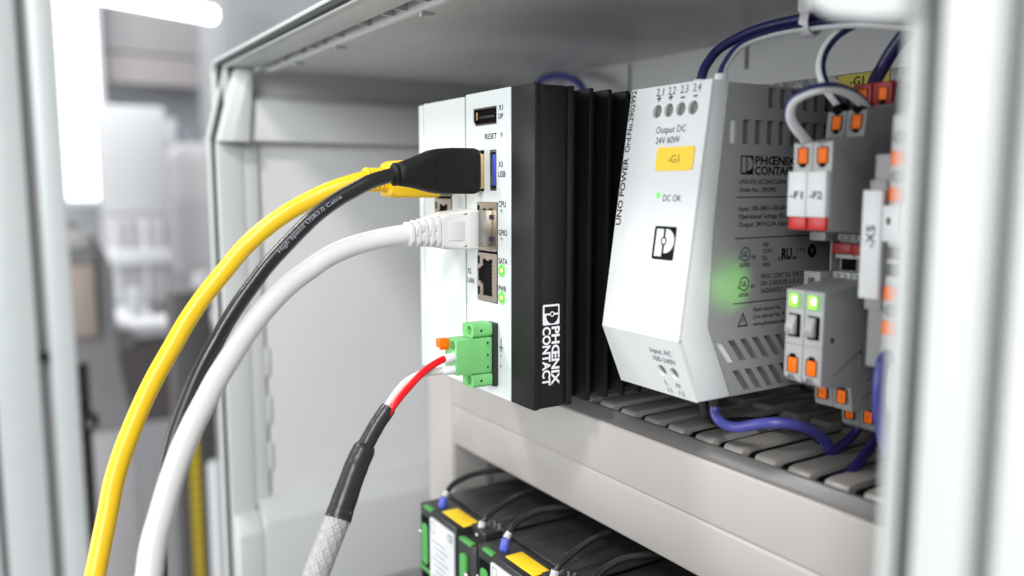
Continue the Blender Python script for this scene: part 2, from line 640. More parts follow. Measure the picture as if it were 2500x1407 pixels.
# notched edge of the post
nt0 = None
for k, z in enumerate((-96, -123, -150)):
    if nt0 is None:
        nt0 = MB().box(XL - 2, XL + 2.0, 125.05, 127.2, z - 8, z + 8).build('catch', M_ENC, cab, bevel=0.5)
    else:
        share(nt0, cab, dz=-27 * k)
led_sec = [(XL - 1, 24), (XL + 9, 23.5), (XL + 9, 44.5), (XL - 1, 50)]
MB().prism(led_sec, lambda u, v, w: (u, w, v), 118, YB - 0.1).build('upper_ledge', M_ENC, cab, bevel=1.2)
cbk = []
for z, y0, y1 in ((22.9, 104.0, 118.0), (23.6, 103.7, 118.2), (56.5, 112.6, 121.0), (60.0, 113.6, 121.4)):
    cbk.append([(XL - 0.5, y0, z), (XL + 7.5, y0, z), (XL + 8.5, y0 + 0.4, z), (XL + 12.6, y0 + 5.2, z), (XL + 13.0, y0 + 6.0, z), (XL + 13.0, y1, z), (XL - 0.5, y1, z)])
MB().loft(cbk).build('corner_block', M_RIM, cab, bevel=0.5)
low_sec = [(XL - 1, -171), (XL + 15, -182), (XL + 15, ZF), (XL - 1, ZF)]
MB().prism(low_sec, lambda u, v, w: (u, w, v), 118, YB - 0.1).build('lower_ledge', M_RIM, cab, bevel=1.5)
MB().prism([(XL + 3.3, -178), (XL + 13.5, -188), (XL + 13.5, ZF), (XL + 3.3, ZF)], lambda u, v, w: (u, w, v), 104.5, 117.9).build(
    'corner_block', M_RIM, cab, bevel=1.2)
MB().box(XL - 6, XR + 6, YF, YB, ZF - 4, ZF - 0.1).build('bottom_wall', mat('cabinet_floor_plastic', (0.30, 0.30, 0.30), 0.4), cab)
# right wall: only its front edge and outer face show
MB().box(XR, XR + 5, 116.1, YB, ZF, ZT - 0.7).build('side_wall', M_ENC, cab, bevel=0.8)
MB().prism([(XR - 16.5, ZT - 1.0), (XR - 16, 29.0), (XR - 14.2, 26.3), (XR - 11, 24.4), (XR - 5, 23.0), (XR + 0.3, 22.4), (XR + 0.3, ZT - 1.0)], XZ, 105, 116).build(
    'corner_block', M_RIM, cab, bevel=1.5)
MB().box(XR - 0.9, XR + 0.3, 108, 115.9, ZF, 22.3).build('front_post', M_RIM, cab, bevel=0.5)


# rim: frame of the opening with the black seal in its channel
def ring(x0, x1, z0, z1, tl, tr, tt, tb, y0, y1, r=6):
    m = MB()
    a = rr_at(x0, x1, z0, z1, r, 5)
    b = rr_at(x0 + tl, x1 - tr, z0 + tb, z1 - tt, max(0.5, r - min(tl, tr, tt, tb)), 5)
    n = len(a)
    vs = [XZ(u, v, w) for w in (y0, y1) for l in (a, b) for u, v in l]
    fs = []
    for i in range(n):
        j = (i + 1) % n
        fs += [(i, j, n + j, n + i), (2 * n + i, 3 * n + i, 3 * n + j, 2 * n + j), (i, 2 * n + i, 2 * n + j, j), (n + i, n + j, 3 * n + j, 3 * n + i)]
    return m.add(vs, fs)


ring(XL - 19, XR + 12.1, ZF - 10, ZT + 5.5, 3.0, 7.5, 1.9, 4, 107.0, 112, 7).build('outer_rim', M_RIM, cab, bevel=0.6)
ring(XL - 7.6, XR + 4.5, ZF - 5.8, ZT + 3.5, 3.6, 2.3, 2.0, 2.5, 107.3, 111, 4).build('seal', M_GASKET, cab, bevel=0.5)
ring(XL - 0.4, XR + 2.2, ZF - 3.2, ZT + 1.4, 0.9, 1.8, 1.1, 2.0, 108.8, 111.9, 2).build('inner_rim', M_RIM, cab, bevel=0.4)
ring(XL - 18.8, XR + 12.0, ZF - 9.8, ZT + 5.3, 18, 10, 4.5, 9, 112.05, 113.5, 6).build('channel_floor', mat('channel_grey', (0.05, 0.05, 0.052), 0.5), cab)
# hollow left flank of the rim with its diagonal braces
MB().box(XL - 15.9, XL - 11.2, 110.5, 112.0, ZF - 4, ZT + 2).build('rim_floor', M_RIM, cab)
def slanted(x0, x1, dy, depth, nm, m):
    """flank piece that follows the slanted corner block and then runs straight down"""
    sec = []
    for z, y in ((ZF - 4, 104.6), (22.5, 104.6), (24.5, 104.2), (62.3, 113.8)):
        sec.append([(x0, y + dy, z), (x1, y + dy, z), (x1, y + dy + depth, z), (x0, y + dy + depth, z)])
    return MB().loft(sec).build(nm, m, cab, bevel=0.4)


slanted(XL - 9.0, XL - 3.5, -3.6, 9, 'rim_web', M_RIM)
slanted(XL - 3.4, XL - 0.6, -2.2, 5, 'side_seal', M_GASKET)
for z in (58, 36, -150, -196):
    MB().prism([(XL - 16.4, z), (XL - 15.8, z + 2.2), (XL - 10.6, z - 11), (XL - 11.2, z - 13)], XZ, 107.2, 110.4).build('rim_brace', M_RIM, cab, bevel=0.3)
# outside of the right wall: a recessed strip, then the hinge side
MB().box(XR + 12.15, XR + 16, 111.5, YB, ZF - 8, ZT + 4).build('outer_skin', M_RIM, cab, bevel=0.5)
MB().box(XR + 16.2, XR + 26, 105, 116, ZF - 20, ZT + 20).build('hinge_strip', M_RIM, cab, bevel=1.5)

# mounting plate with the sticker
plate_t = thing('mounting_plate', 'speckled galvanised steel plate at the back of the cabinet', 'plate', (-262, 264, -225))
MB().box(XL + 30, XR - 20, 264, 266.5, -225, 40).build('plate_sheet', M_GALV, plate_t, bevel=0.3)
stk = MB().box(-197.3, -177, 263.6, 263.95, 18, 39.6).build('sticker', M_YELD, plate_t)
stk['label'] = 'yellow sticker with black -G1'
pf = plane((0, 263.55, 0), (1, 0, 0), (0, 0, 1))
text(stk, '-G1', 2.9, pf, M_INKB, -192.2, 35.6, width=5.4, bold=0.01)

# DIN rails
MB_rail = MB().prism([(264, -37.5), (263, -37.5), (263, -33), (256.5, -33), (256.5, -37.5), (255.5, -37.5), (255.5, -32), (262, -32), (262, -8), (255.5, -8),
                      (255.5, -2.5), (256.5, -2.5), (256.5, -7), (263, -7), (263, -2.5), (264, -2.5)], YZ, -415, XR - 24)
tag(MB_rail.build('din_rail', M_GALV), 'steel mounting rail behind the power supply and terminals', 'rail')

# ------------------------------------------------------------------ wiring ducts
duct = thing('wiring_duct', 'long horizontal grey wiring duct with slotted fingers under the power supply', 'duct', (-210, 222, -122))
prof = [(180.0, -119.5), (180.6, -120.6), (262, -120.6), (262, -119), (183, -119), (183, -84.2), (180.9, -82.6),
        (180.0, -83.2), (180.0, -101.4), (180.45, -101.8), (180.45, -102.5), (180.0, -102.9)]
MB().prism(prof, YZ, -337.8, XR - 14).build('cover', M_DUCT, duct, bevel=0.25, seg=2)
MB().prism([(181.2, -82.75), (183.2, -84), (186.2, -80.4), (184.9, -78.7), (184.0, -79.0), (182.2, -81.6)], YZ, -337.7, XR - 14).build('edge_strip', mat('edge_strip_grey', (0.115, 0.11, 0.108), 0.35), duct, bevel=0.3)
MB().box(-337.7, XR - 14, 260, 262, -118.9, -78).build('back_wall', M_DUCTF, duct)
MB().box(-337.7, XR - 14, 186.5, 259.9, -118.8, -116).build('inner_floor', M_DARK, duct)
f0 = None
x = -330.0
fw = 7.4
while x + fw < XR - 15:
    if f0 is None:
        fx0 = x
        c = [(186.3, -83), (184.9, -81.5), (184.9, -78.7), (185.7, -77.6), (188, -77.2), (224, -77.2), (226, -75.8), (243, -75.8), (259.8, -76.6),
             (259.8, -78.8), (189.5, -79.2), (187.8, -80.2), (187.3, -83)]
        f0 = MB().prism(c, YZ, x, x + fw).build('finger', M_DUCTF, duct, bevel=0.55, seg=2)
    else:
        share(f0, duct, dx=x - fx0 + random.uniform(-0.25, 0.25), dy=random.uniform(-0.3, 0.3), dz=random.uniform(-0.25, 0.2))
    x += 12.05
# wires already lying inside the duct
vduct = thing('wiring_duct', 'upright grey wiring duct beside the left edge of the white computer', 'duct', (-351, 222, -230))
vp = [(-364, 181.5), (-363, 180), (-339, 180), (-337.9, 181.5), (-337.9, 186), (-338.2, 262), (-339.8, 262), (-339.8, 183), (-362.2, 183), (-362.2, 262), (-364, 262)]
MB().prism(vp, XY, ZF, 30).build('cover', M_DUCT, vduct, bevel=0.3)
o = MB().box(-337.85, -336.5, 198, 201, ZF, -124).build('side_slot', M_DUCTF, vduct)

# ------------------------------------------------------------------ industrial computer
pc = thing('box_computer', 'white-fronted industrial box computer with black finned side', 'computer', (-255, 200, -71))
PY = 143.8
Z0, Z1 = -71, 31.2


def jack_hole(x0, zt, s=1.0):
    """outline of the opening of a network socket; x0 = left edge, zt = top edge"""
    return [(x0 + 3.9, zt - 14.6), (x0 + 10.2, zt - 14.6), (x0 + 10.2, zt - 2.0), (x0 + 8.3, zt - 2.0), (x0 + 8.0, zt - 2.5), (x0 + 6.2, zt - 2.5),
            (x0 + 5.9, zt - 2.0), (x0 + 3.9, zt - 2.0), (x0 + 3.9, zt - 4.6), (x0 + 2.4, zt - 4.6), (x0 + 2.4, zt - 5.4), (x0 + 0.8, zt - 5.4),
            (x0 + 0.8, zt - 9.8), (x0 + 2.4, zt - 9.8), (x0 + 2.4, zt - 10.6), (x0 + 3.9, zt - 10.6)]


J1, J2 = -5.35, -22.55
dp_open = [(-253.2, 22.0), (-251.6, 20.4), (-237.6, 20.4), (-237.6, 26.3), (-253.2, 26.3)]
holes = [dp_open, rr_at(-250.4, -245.8, -1.6, 12.2, 0.2), rr_at(-242.4, -237.8, -1.4, 12.1, 0.2),
         rect(-250.3, -237.1, J2 - 16.7, J1 + 0.1), disc(-234.7, 16.6, 0.95), disc(-234.8, -8.4, 0.95), disc(-234.8, -17.7, 0.95),
         disc(-234.4, -27.7, 1.15), disc(-234.4, -36.8, 1.15), rect(-242.6, -237.0, -67.6, -45.8)]
front = MB().plate(rr_at(-258.3, -228.9, Z0, Z1 + 0.3, 0.5), holes, XZ, PY, PY + 1.2)
fp = front.build('front_panel', M_PANEL, pc, bevel=0.0)
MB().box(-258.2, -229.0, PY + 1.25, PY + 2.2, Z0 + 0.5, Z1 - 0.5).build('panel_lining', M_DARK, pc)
mholes = [rect(-282.4, -269.6, -21.6, 13.0)]
ext = MB().plate(rr_at(-291.7, -259.3, Z0, Z1 - 0.2, 0.6), mholes, XZ, PY + 0.05, PY + 1.7).build('extension_panel', M_PANEL, pc)
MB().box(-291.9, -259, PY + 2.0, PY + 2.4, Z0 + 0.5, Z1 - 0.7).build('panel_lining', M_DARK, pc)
M_SEAM = mat('seam_shadow_gap', (0.16, 0.165, 0.17), 0.6)
MB().box(-259.28, -258.32, PY + 0.3, PY + 1.6, Z0 + 0.2, Z1 - 0.4).build('panel_seam', M_SEAM, pc)
MB().box(-292.48, -291.72, PY + 0.3, PY + 1.6, Z0 + 0.2, Z1 - 0.4).build('panel_seam', M_SEAM, pc)
MB().box(-296.3, -292.5, PY + 0.1, PY + 100, Z0, Z1 - 0.3).build('end_flange', M_PANEL, pc, bevel=0.5)
MB().box(-292.3, -229.0, PY + 2.45, PY + 106, Z0 + 0.4, Z1 - 0.8).build('housing', M_HOUS, pc, bevel=0.4)


def jack(parent, x0, zt, y, plug=False):
    j = MB().plate(rr_at(x0, x0 + 12.9, zt - 16.4, zt, 0.25), [jack_hole(x0, zt), rect(x0 + 0.35, x0 + 1.95, zt - 3.9, zt - 1.1), rect(x0 + 0.35, x0 + 1.95, zt - 14.6, zt - 11.8)],
                   XZ, y - 0.45, y + 0.35).build('network_socket', M_STEEL, parent)
    MB().box(x0 + 0.2, x0 + 12.7, y + 0.4, y + 0.6, zt - 16.2, zt - 0.2).build('socket_back', mat('socket_plastic', (0.005, 0.005, 0.0055), 0.85, spec=0.1), j)
    # near-black side lip, drawn as a thin dark line round the socket
    MB().plate(rr_at(x0 - 0.25, x0 + 13.15, zt - 16.6, zt + 0.12, 0.2), [rr_at(x0 + 0.02, x0 + 12.88, zt - 16.38, zt - 0.02, 0.2)], XZ, y - 0.1, y + 0.3).build(
        'socket_edge', M_DARK, j)
    for k in range(8):
        MB().box(x0 + 8.9, x0 + 9.5, y + 0.1, y + 0.38, zt - 4.0 - k * 1.25, zt - 3.7 - k * 1.25).build('contact', M_GOLD, j)
    return j


jack(pc, -250.2, J1, PY)
jack(pc, -250.2, J2, PY)
jack(pc, -282.3, 12.8, PY + 0.1)
jack(pc, -282.3, -4.5, PY + 0.1)
# display port
dp = MB().plate([(-253.0, 22.1), (-251.5, 20.6), (-237.8, 20.6), (-237.8, 26.1), (-253.0, 26.1)], [[(-252.7, 22.2), (-251.4, 20.95), (-238.1, 20.95), (-238.1, 25.8), (-252.7, 25.8)]],
                XZ, PY + 0.15, PY + 1.15).build('display_port', mat('port_shell', (0.16, 0.13, 0.10), 0.35, metal=1.0), pc)
MB().box(-250, -240.0, PY + 0.45, PY + 1.2, 22.7, 23.7).build('tongue', M_BLACK, dp, bevel=0.15)
MB().box(-251.6, -250.7, PY + 0.3, PY + 1.2, 22.4, 25.0).build('latch', M_GOLD, dp)
# second usb port
ub = MB().plate(rr_at(-242.2, -238.0, -1.2, 11.9, 0.3), [rr_at(-241.6, -238.5, -0.6, 11.3, 0.3)], XZ, PY + 0.1, PY + 1.15).build('usb_port', M_STEEL2, pc)
MB().box(-240.1, -238.6, PY - 0.2, PY + 1.2, 0.2, 10.6).build('tongue', M_USBB, ub, bevel=0.15)
MB().box(-241.2, -240.5, PY + 0.4, PY + 1.2, 0.8, 10.0).build('spring', M_STEEL2, ub)
# leds, each with two glowing discs that paint its halo on the panel
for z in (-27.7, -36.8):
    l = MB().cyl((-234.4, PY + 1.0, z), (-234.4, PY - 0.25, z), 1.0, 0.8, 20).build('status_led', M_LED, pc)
    MB().cyl((-234.4, PY - 0.02, z), (-234.4, PY - 0.20, z), 1.75, 1.55, 24).build('painted_halo', M_HALO, pc, bevel=0.05)
    MB().cyl((-234.4, PY - 0.01, z), (-234.4, PY - 0.10, z), 2.45, 2.3, 24).build('painted_halo', M_HALO2, pc)
pcf = plane((0, PY, 0), (1, 0, 0), (0, 0, 1))
for s, x, z, h, w in (('X1', -236.3, 24.6, 1.75, 2.6), ('DP', -236.4, 21.9, 1.75, 2.9), ('RESET', -245.1, 15.7, 1.8, 7.6), ('X3', -236.5, 6.3, 1.8, 2.8),
                      ('USB', -236.6, 3.1, 1.9, 4.6), ('CPU', -236.5, -6.7, 1.9, 4.7), ('GPIO', -236.5, -16.1, 1.9, 5.4), ('SATA', -236.5, -25.5, 1.9, 5.6),
                      ('PWR', -236.5, -34.7, 1.9, 4.9), ('X5', -257.6, -30.6, 1.9, 2.4), ('LAN', -257.7, -33.9, 1.9, 4.5),
                      ('-', -235.5, -57.2, 1.6, 0.9), ('+', -235.6, -61.0, 1.6, 1.1)):
    text(fp, s, h, pcf, M_INKB, x, z, width=w, bold=0.008)
# earth sign
e = MB()
for u0, u1, v0, v1 in ((-235.1, -234.75, -53.6, -50.6), (-236.1, -233.7, -53.9, -53.55), (-235.7, -234.1, -54.5, -54.2), (-235.3, -234.5, -55.1, -54.8)):
    e.add([pcf(a, b, 0.1) for a, b in rect(u0, u1, v0, v1)], [(0, 1, 2, 3)])
e.build('earth_sign', M_INKB, fp, smooth=False)
# black side: front bezel, face with the name, ribs and fins
MB().box(-228.75, -215.0, PY - 0.1, PY + 2.3, Z0 - 0.2, Z1 + 0.3).build('bezel', M_BLACK, pc, bevel=0.45)
side = MB().box(-228.0, -215.5, PY + 2.4, PY + 12.0, Z0, Z1).build('side_face', M_BLACK, pc, bevel=0.35)
MB().box(-228.0, -216.4, PY + 12.05, PY + 12.55, Z0 + 0.3, Z1 - 0.3).build('side_groove', M_FIN, pc)
MB().box(-228.0, -215.0, PY + 12.6, PY + 15.0, Z0 - 0.1, Z1 + 0.1).build('side_rib', M_BLACK, pc, bevel=0.4)
MB().box(-228.8, -222.5, PY + 15.05, PY + 106, Z0 + 0.3, Z1 - 0.3).build('heatsink_base', M_FIN, pc)
fn0 = MB().box(-222.48, -215.0, PY + 20.9, PY + 22.6, Z0 + 0.2, Z1 - 0.1).build('heatsink_fin', M_FIN, pc, bevel=0.4)
for k in range(1, 12):
    share(fn0, pc, dy=7.45 * k)
sf = plane((-215.5, 0, 0), (0, 0, -1), (0, 1, 0))
# the mark and the name, turned to read downwards (u runs down, v runs to the back)
emblem(side, sf, 37.3, 147.3, 6.6, 6.5, M_INKW)
text(side, 'PHŒNIX', 2.95, sf, M_INKW, 44.5, 150.85, width=19.1, bold=0.035, label='white maker name on the black side')
text(side, 'CONTACT', 2.95, sf, M_INKW, 44.4, 147.35, width=19.2, bold=0.035)

# ------------------------------------------------------------------ green power plug
gp = thing('terminal_plug', 'green three-pole terminal plug in the lower front of the computer', 'plug', (-242, 135, -67))
MB().box(-242.5, -237.1, 142.2, PY - 0.02, -67.5, -45.9).build('socket_frame', M_MURR, gp, bevel=0.2)
GX0, GX1 = -246.2, -238.0
body = MB().prism([(128.3, -62.3), (128.3, -50.6), (142.1, -50.4), (142.1, -62.6)], YZ, GX0, GX1).build('body', M_GREEN, gp, bevel=0.4)
for zc in (-48.0, -65.1):
    fl = MB().plate(rr_at(GX0 + 0.6, GX1, zc - 2.35, zc + 2.35, 1.4), [disc((GX0 + GX1) / 2 + 1.2, zc, 1.55)], XZ, 134.8, 142.1).build('flange', M_GREEN, gp)
    MB().cyl(((GX0 + GX1) / 2 + 1.2, 140.5, zc), ((GX0 + GX1) / 2 + 1.2, 141.9, zc), 1.5, n=16).build('flange_screw', M_SCREW, fl)
    MB().cyl((GX1 - 0.1, 137.8, zc), (GX1 + 0.06, 137.8, zc), 0.42, n=12).build('pin_hole', M_DARK, fl)
for z in (-52.3, -56.4, -60.6):
    w = MB().plate(rect(139.5, 141.0, z - 0.85, z + 0.85), [rect(139.9, 140.6, z - 0.5, z + 0.5)], YZ, GX1 + 0.02, GX1 + 0.25).build('test_window', M_GREEN, gp)
    MB().box(GX1 + 0.02, GX1 + 0.08, 139.9, 140.6, z - 0.5, z + 0.5).build('window_hole', M_DARK, w)
for k in range(3):
    z = -52.3 - 4.05 * k
    MB().cyl((-240.3, 128.6, z), (-240.3, 128.1, z), 1.55, n=18).build('wire_entry', mat('green_deep', (0.07, 0.24, 0.07), 0.5), gp)
    if k == 0:
        lv = MB().prism([(124.7, z - 1.0), (124.7, z + 1.9), (128.3, z + 1.9), (128.3, z - 1.0)], YZ, -245.8, -242.9).build('release_lever', M_ORANGE, gp, bevel=0.25)
        MB().box(-245, -243.6, 125.6, 128.2, z - 1.9, z - 1.05).build('lever_foot', M_ORANGE, lv)
rf = plane((GX1, 0, 0), (0, 1, 0), (0, 0, 1))
circ_ring(gp, rf, 135.4, -56.4, 1.9, 0.12, mat('green_relief', (0.15, 0.46, 0.15), 0.5), name='mould_mark')

# ------------------------------------------------------------------ power supply
ps = thing('power_supply', 'white and grey rail power supply with yellow -G1 label and angled front', 'power supply', (-185, 210, -62))
SX0, SX1 = -202.0, -168.2
core = [(172.3, 29.3), (162.0, -42.9), (169.8, -61.4), (182.1, -61.4), (172.1, -40), (173.1, -12), (177.6, 29.3)]
cov = MB().prism(core, YZ, SX0, SX1).build('cover_core', M_PSU, ps, bevel=0.35)
vU = Vector((0, -10.4, -72.4)).normalized()
fu = plane((SX0, 171.0, 29.4), (1, 0, 0), -vU)       # u to the right, v upwards along the slope (0 at the top)
vL = Vector((0, 8.0, -18.5)).normalized()
fl_ = plane((SX0, 160.6, -43.0), (1, 0, 0), -vL)
WID = SX1 - SX0
up_h = [disc(12.9 + 4.93 * k, -7.5, 1.95, 20, 2.0) for k in range(4)] + [disc(18.0, -32.3, 1.0)]
cu = MB().plate(rect(0, WID, -73.14, 0.0), up_h, fu, 0.0, -1.1).build('front_cover', M_PSU, ps, smooth=False)
for k in range(4):
    mbh = MB().cyl(fu(12.9 + 4.93 * k, -7.5, -1.12), fu(12.9 + 4.93 * k, -7.5, -1.16), 1.94, n=20)
    mbh.build('screw_hole', mat('hole_grey', (0.16, 0.155, 0.15), 0.5), ps)
lo_h = [disc(22.6 + 5.1 * k, -11.6, 1.75, 18, 1.9) for k in range(2)]
cl = MB().plate(rect(0, WID, -20.1, -0.05), lo_h, fl_, 0.0, -1.1).build('lower_cover', M_PSU, ps, smooth=False)
for k in range(2):
    MB().cyl(fl_(22.6 + 5.1 * k, -11.6, -1.12), fl_(22.6 + 5.1 * k, -11.6, -1.16), 1.85, n=20).build('screw_hole', MATS['hole_grey'], ps)
led = MB().cyl(fu(18.0, -32.3, -1.0), fu(18.0, -32.3, 0.15), 0.95, 0.85, 18).build('dc_led', M_LED3, ps)
# lettering on the sloped front
for k, (s, t) in enumerate((('2.1', '+'), ('2.2', '+'), ('2.3', '-'), ('2.4', '-'))):
    text(cu, s, 2.3, fu, M_INKG, 13.2 + 5.05 * k, -3.0, width=3.1, align='C')
    text(cu, t, 2.4, fu, M_INKG, 13.1 + 5.0 * k, -5.0, width=1.9 if t == '+' else 1.7, align='C', bold=0.03)
text(cu, 'Output DC', 2.0, fu, M_INKG, 13.6, -14.1, width=12.4)
text(cu, '24V 60W', 2.0, fu, M_INKG, 14.0, -17.2, width=10.0)
lab = MB().prism(rr_at(15.4, 30.6, -25.2, -18.4, 0.9), fu, 0.04, 0.35).build('label_strip', M_YELL, ps)
text(lab, '-G1', 2.2, plane(fu(0, 0, 0.35), (1, 0, 0), -vU), mat('label_print', (0.22, 0.14, 0.01), 0.6), 22.9, -22.9, width=4.6, align='C')
text(cu, 'DC OK', 1.9, fu, M_INKG, 20.3, -34.0, width=7.4)
emblem(cu, fu, 18.5, -50.9, 9.1, 9.7, M_INKB)
fr = plane(fu(0, 0, 0), -vU, (-1, 0, 0))             # u upwards, v to the left
text(cu, 'UNO POWER', 2.3, fr, M_INKB, -41.6, -2.6, width=20.6, bold=0.012)
text(cu, 'Ord.No.2902992', 2.2, fr, M_INKB, -19.2, -2.5, width=18.9, bold=0.012)
text(cl, 'Input AC', 1.7, fl_, M_INKG, 20.2, -5.6, width=9.0)
text(cl, '100-240V', 1.7, fl_, M_INKG, 20.4, -8.4, width=9.6)
text(cl, 'L', 1.6, fl_, M_INKG, 22.8, -16.4, width=1.0, align='C')
text(cl, 'N', 1.6, fl_, M_INKG, 27.8, -16.4, width=1.5, align='C')
text(cl, '11', 1.6, fl_, M_INKG, 23.4, -19.0, width=1.6, align='C')
text(cl, '12', 1.6, fl_, M_INKG, 28.4, -19.0, width=2.2, align='C')
# grey body with vent slots in its right side
YE = 254.0
outl = [(177.8, 29.0), (173.3, -12), (172.3, -40), (182.4, -61.4), (YE, -61.4), (YE, 29.0)]
vh = []
bright = []
for k in range(11):
    if k:
        y = 178.6 + 5.05 * k
        vh.append(rr_at(y, y + 3.3, 12.0, 19.0, 0.3, 2))
        if k >= 3:
            vh.append(rr_at(y, y + 3.3, 22.6, 28.3, 0.3, 2))
bright.append(rr_at(178.5, 181.0, 12.0, 18.8, 0.3, 2))
for k in range(12):
    y = 175.2 + 5.05 * k
    p = [(y, -44.6), (y + 2.7, -44.6), (y + 8.2, -51.3), (y + 5.5, -51.3)]
    (vh if k else bright).append(p)
    y2 = 182.5 + 5.05 * k
    vh.append([(y2, -53.8), (y2 + 2.7, -53.8), (y2 + 8.2, -60.6), (y2 + 5.5, -60.6)])
MB().plate(outl, vh + bright, YZ, SX1 - 0.15, SX1 - 1.5).build('side_cover', M_PSUB, ps)
inn = [(y + (0.4 if y < 200 else -0.1), z * 0.995) for y, z in outl]
MB().prism(inn, YZ, SX0 + 0.4, SX1 - 1.55).build('inner_body', M_PSUSL, ps)
for p in bright:
    MB().prism(p, YZ, SX1 - 1.54, SX1 - 0.9).build('cover_tab', M_PSU, ps)
MB().box(SX0 + 6, SX1 - 6, YE + 0.05, 258, -40, 6).build('rail_foot', M_PSUB, ps, bevel=0.5)
pg = plane((SX1 - 0.15, 0, 0), (0, 1, 0), (0, 0, 1))
sc_ = [c for c in ps.children if c.name.startswith('side_cover')][0]
emblem(sc_, pg, 183.2, 3.4, 5.3, 5.4, M_INKB)
text(sc_, 'PHŒNIX', 2.35, pg, M_INKB, 189.2, 6.35, width=17.4, bold=0.03)
text(sc_, 'CONTACT', 2.35, pg, M_INKB, 189.1, 3.4, width=18.2, bold=0.03)
for s, y, z, h, w in (('UNO-PS/1AC/24DC/60W', 182.8, 0.7, 1.35, 20.0), ('Order-No.: 2902992', 182.9, -1.6, 1.35, 15.6),
                      ('Input: 100-240V~/50-60Hz', 183.0, -7.0, 1.4, 21.5), ('Operational Voltage: 85-264V', 183.1, -9.3, 1.4, 24.0),
                      ('Output: 24V=/2.5A (class 2)', 183.2, -11.6, 1.4, 23.0), ('IND', 193.8, -17.7, 1.25, 2.4), ('CONT', 193.8, -19.6, 1.25, 4.2),
                      ('EQ.', 193.8, -21.6, 1.25, 2.2), ('43KA', 193.8, -23.6, 1.25, 3.4), ('I.T.E.', 209.0, -20.0, 1.2, 4.2),
                      ('PROC. CONT. EQ. FOR CLASS I', 193.4, -27.2, 1.35, 22.5), ('DIV. 2 GROUPS A, B, C, D T4A', 193.5, -29.3, 1.35, 23.0),
                      ('HAZARDOUS LOC.', 193.6, -31.5, 1.35, 13.5), ('Read manual No.', 190.6, -36.8, 1.3, 12.0), ('Lire manuel No. 9', 190.6, -39.0, 1.3, 13.6),
                      ('www.phoenixcontact.com', 190.6, -41.2, 1.3, 18.5)):
    text(sc_, s, h, pg, M_INKB, y, z, width=w, bold=0.012)
for z in (-3.1, -14.9, -33.9):
    flat(sc_, 'rule_line', rect(181.8, 226.0, z - 0.14, z + 0.14), pg, M_INKB, 0.08)
for z in (-19.6, -28.3):
    circ_ring(sc_, pg, 186.3, z, 2.0, 0.32, M_INKB, 0.09, rv=1.05)
    text(sc_, 'UL', 1.5, pg, M_INKB, 186.3, z - 0.7, width=2.0, align='C', bold=0.02)
    text(sc_, 'c', 1.2, pg, M_INKB, 183.5, z - 1.3, width=0.75, bold=0.02)
    text(sc_, 'us', 1.2, pg, M_INKB, 188.9, z - 1.3, width=1.7, bold=0.02)
    text(sc_, 'LISTED', 1.05, pg, M_INKB, 186.2, z - 3.7, width=4.2, align='C', bold=0.02)
text(sc_, 'c', 1.4, pg, M_INKB, 200.6, -22.0, width=0.9, bold=0.03)
text(sc_, 'RU', 3.2, pg, M_INKB, 202.0, -21.8, width=4.6, bold=0.05)
text(sc_, 'us', 1.4, pg, M_INKB, 206.9, -22.0, width=1.9, bold=0.03)
flat(sc_, 'round_mark', disc(216.0, -19.8, 2.1, 24), pg, M_INKB, 0.08)
text(sc_, 'V', 1.7, pg, M_PSUB, 216.0, -20.6, width=1.5, align='C', lift=0.14)
tri_o = [(184.0, -40.9), (188.4, -40.9), (186.2, -36.6)]
tri_i = [(184.7, -40.5), (187.7, -40.5), (186.2, -37.5)]
m3 = MB()
m3.add([pg(a, b, 0.09) for a, b in tri_o + tri_i], [(0, 1, 4, 3), (1, 2, 5, 4), (2, 0, 3, 5)])
m3.add([pg(a, b, 0.09) for a, b in rect(186.05, 186.35, -39.6, -38.3)], [(0, 1, 2, 3)])
m3.build('warning_sign', M_INKB, sc_, smooth=False)
# ferrule collars standing out of the top
for (x, y) in ((-187.2, 185.0), (-174.3, 180.6)):
    MB().cyl((x, y, 28), (x, y, 32.0), 2.1, 1.9, 18).build('wire_collar', M_WHITE, ps, bevel=0.25)

# ------------------------------------------------------------------ plugs and cables
def yloft(secs, n=6):
    """secs: y, cx, cz, hx, hz, r"""
    out = []
    for y, cx, cz, hx, hz, r in secs:
        out.append([(cx + a, y, cz + b) for a, b in rrect(hx, hz, r, n)])
    return out


# black usb cable
us = thing('usb_cable', 'black USB cable whose long moulded plug sits in the computer', 'cable', (-248, 120, 0))
UX = -248.1
MB().loft(yloft([(141.9, UX, 5.1, 3.3, 6.3, 1.6), (141.2, UX, 5.1, 3.9, 7.2, 1.6), (139.6, UX, 5.1, 4.0, 7.65, 1.6), (132, UX, 5.1, 4.0, 7.6, 1.6),
                 (127.5, UX, 5.0, 4.0, 7.4, 1.8), (124.5, UX, 4.9, 3.95, 6.9, 2.2), (121.5, UX, 4.7, 3.9, 6.0, 2.6), (118, UX, 4.4, 3.7, 4.9, 3.0), (115, UX, 4.1, 3.5, 4.2, 3.3),
                 (112.8, UX, 3.9, 3.35, 3.7, 3.3), (112.5, UX, 3.9, 2.9, 3.2, 2.9)])).build('plug_body', M_BPLUG, us, sharp=60)
MB().loft(yloft([(112.6, UX, 3.85, 3.0, 3.3, 3.0), (112.2, UX, 3.85, 3.4, 3.75, 3.4), (111.4, UX, 3.8, 3.4, 3.7, 3.4), (111.0, UX, 3.8, 2.7, 2.9, 2.7)])).build('collar', M_BPLUG, us)
MB().box(UX - 2.1, UX + 2.1, 141.8, PY + 0.9, -0.8, 11.0).build('plug_shell', M_GOLD, us, bevel=0.3)
for z in (6.6, 2.0):
    MB().cyl((UX + 3.99, 124.9, z + 0.35), (UX + 4.06, 124.9, z + 0.35), 0.38, n=12).build('mould_dimple', M_DARK, us)
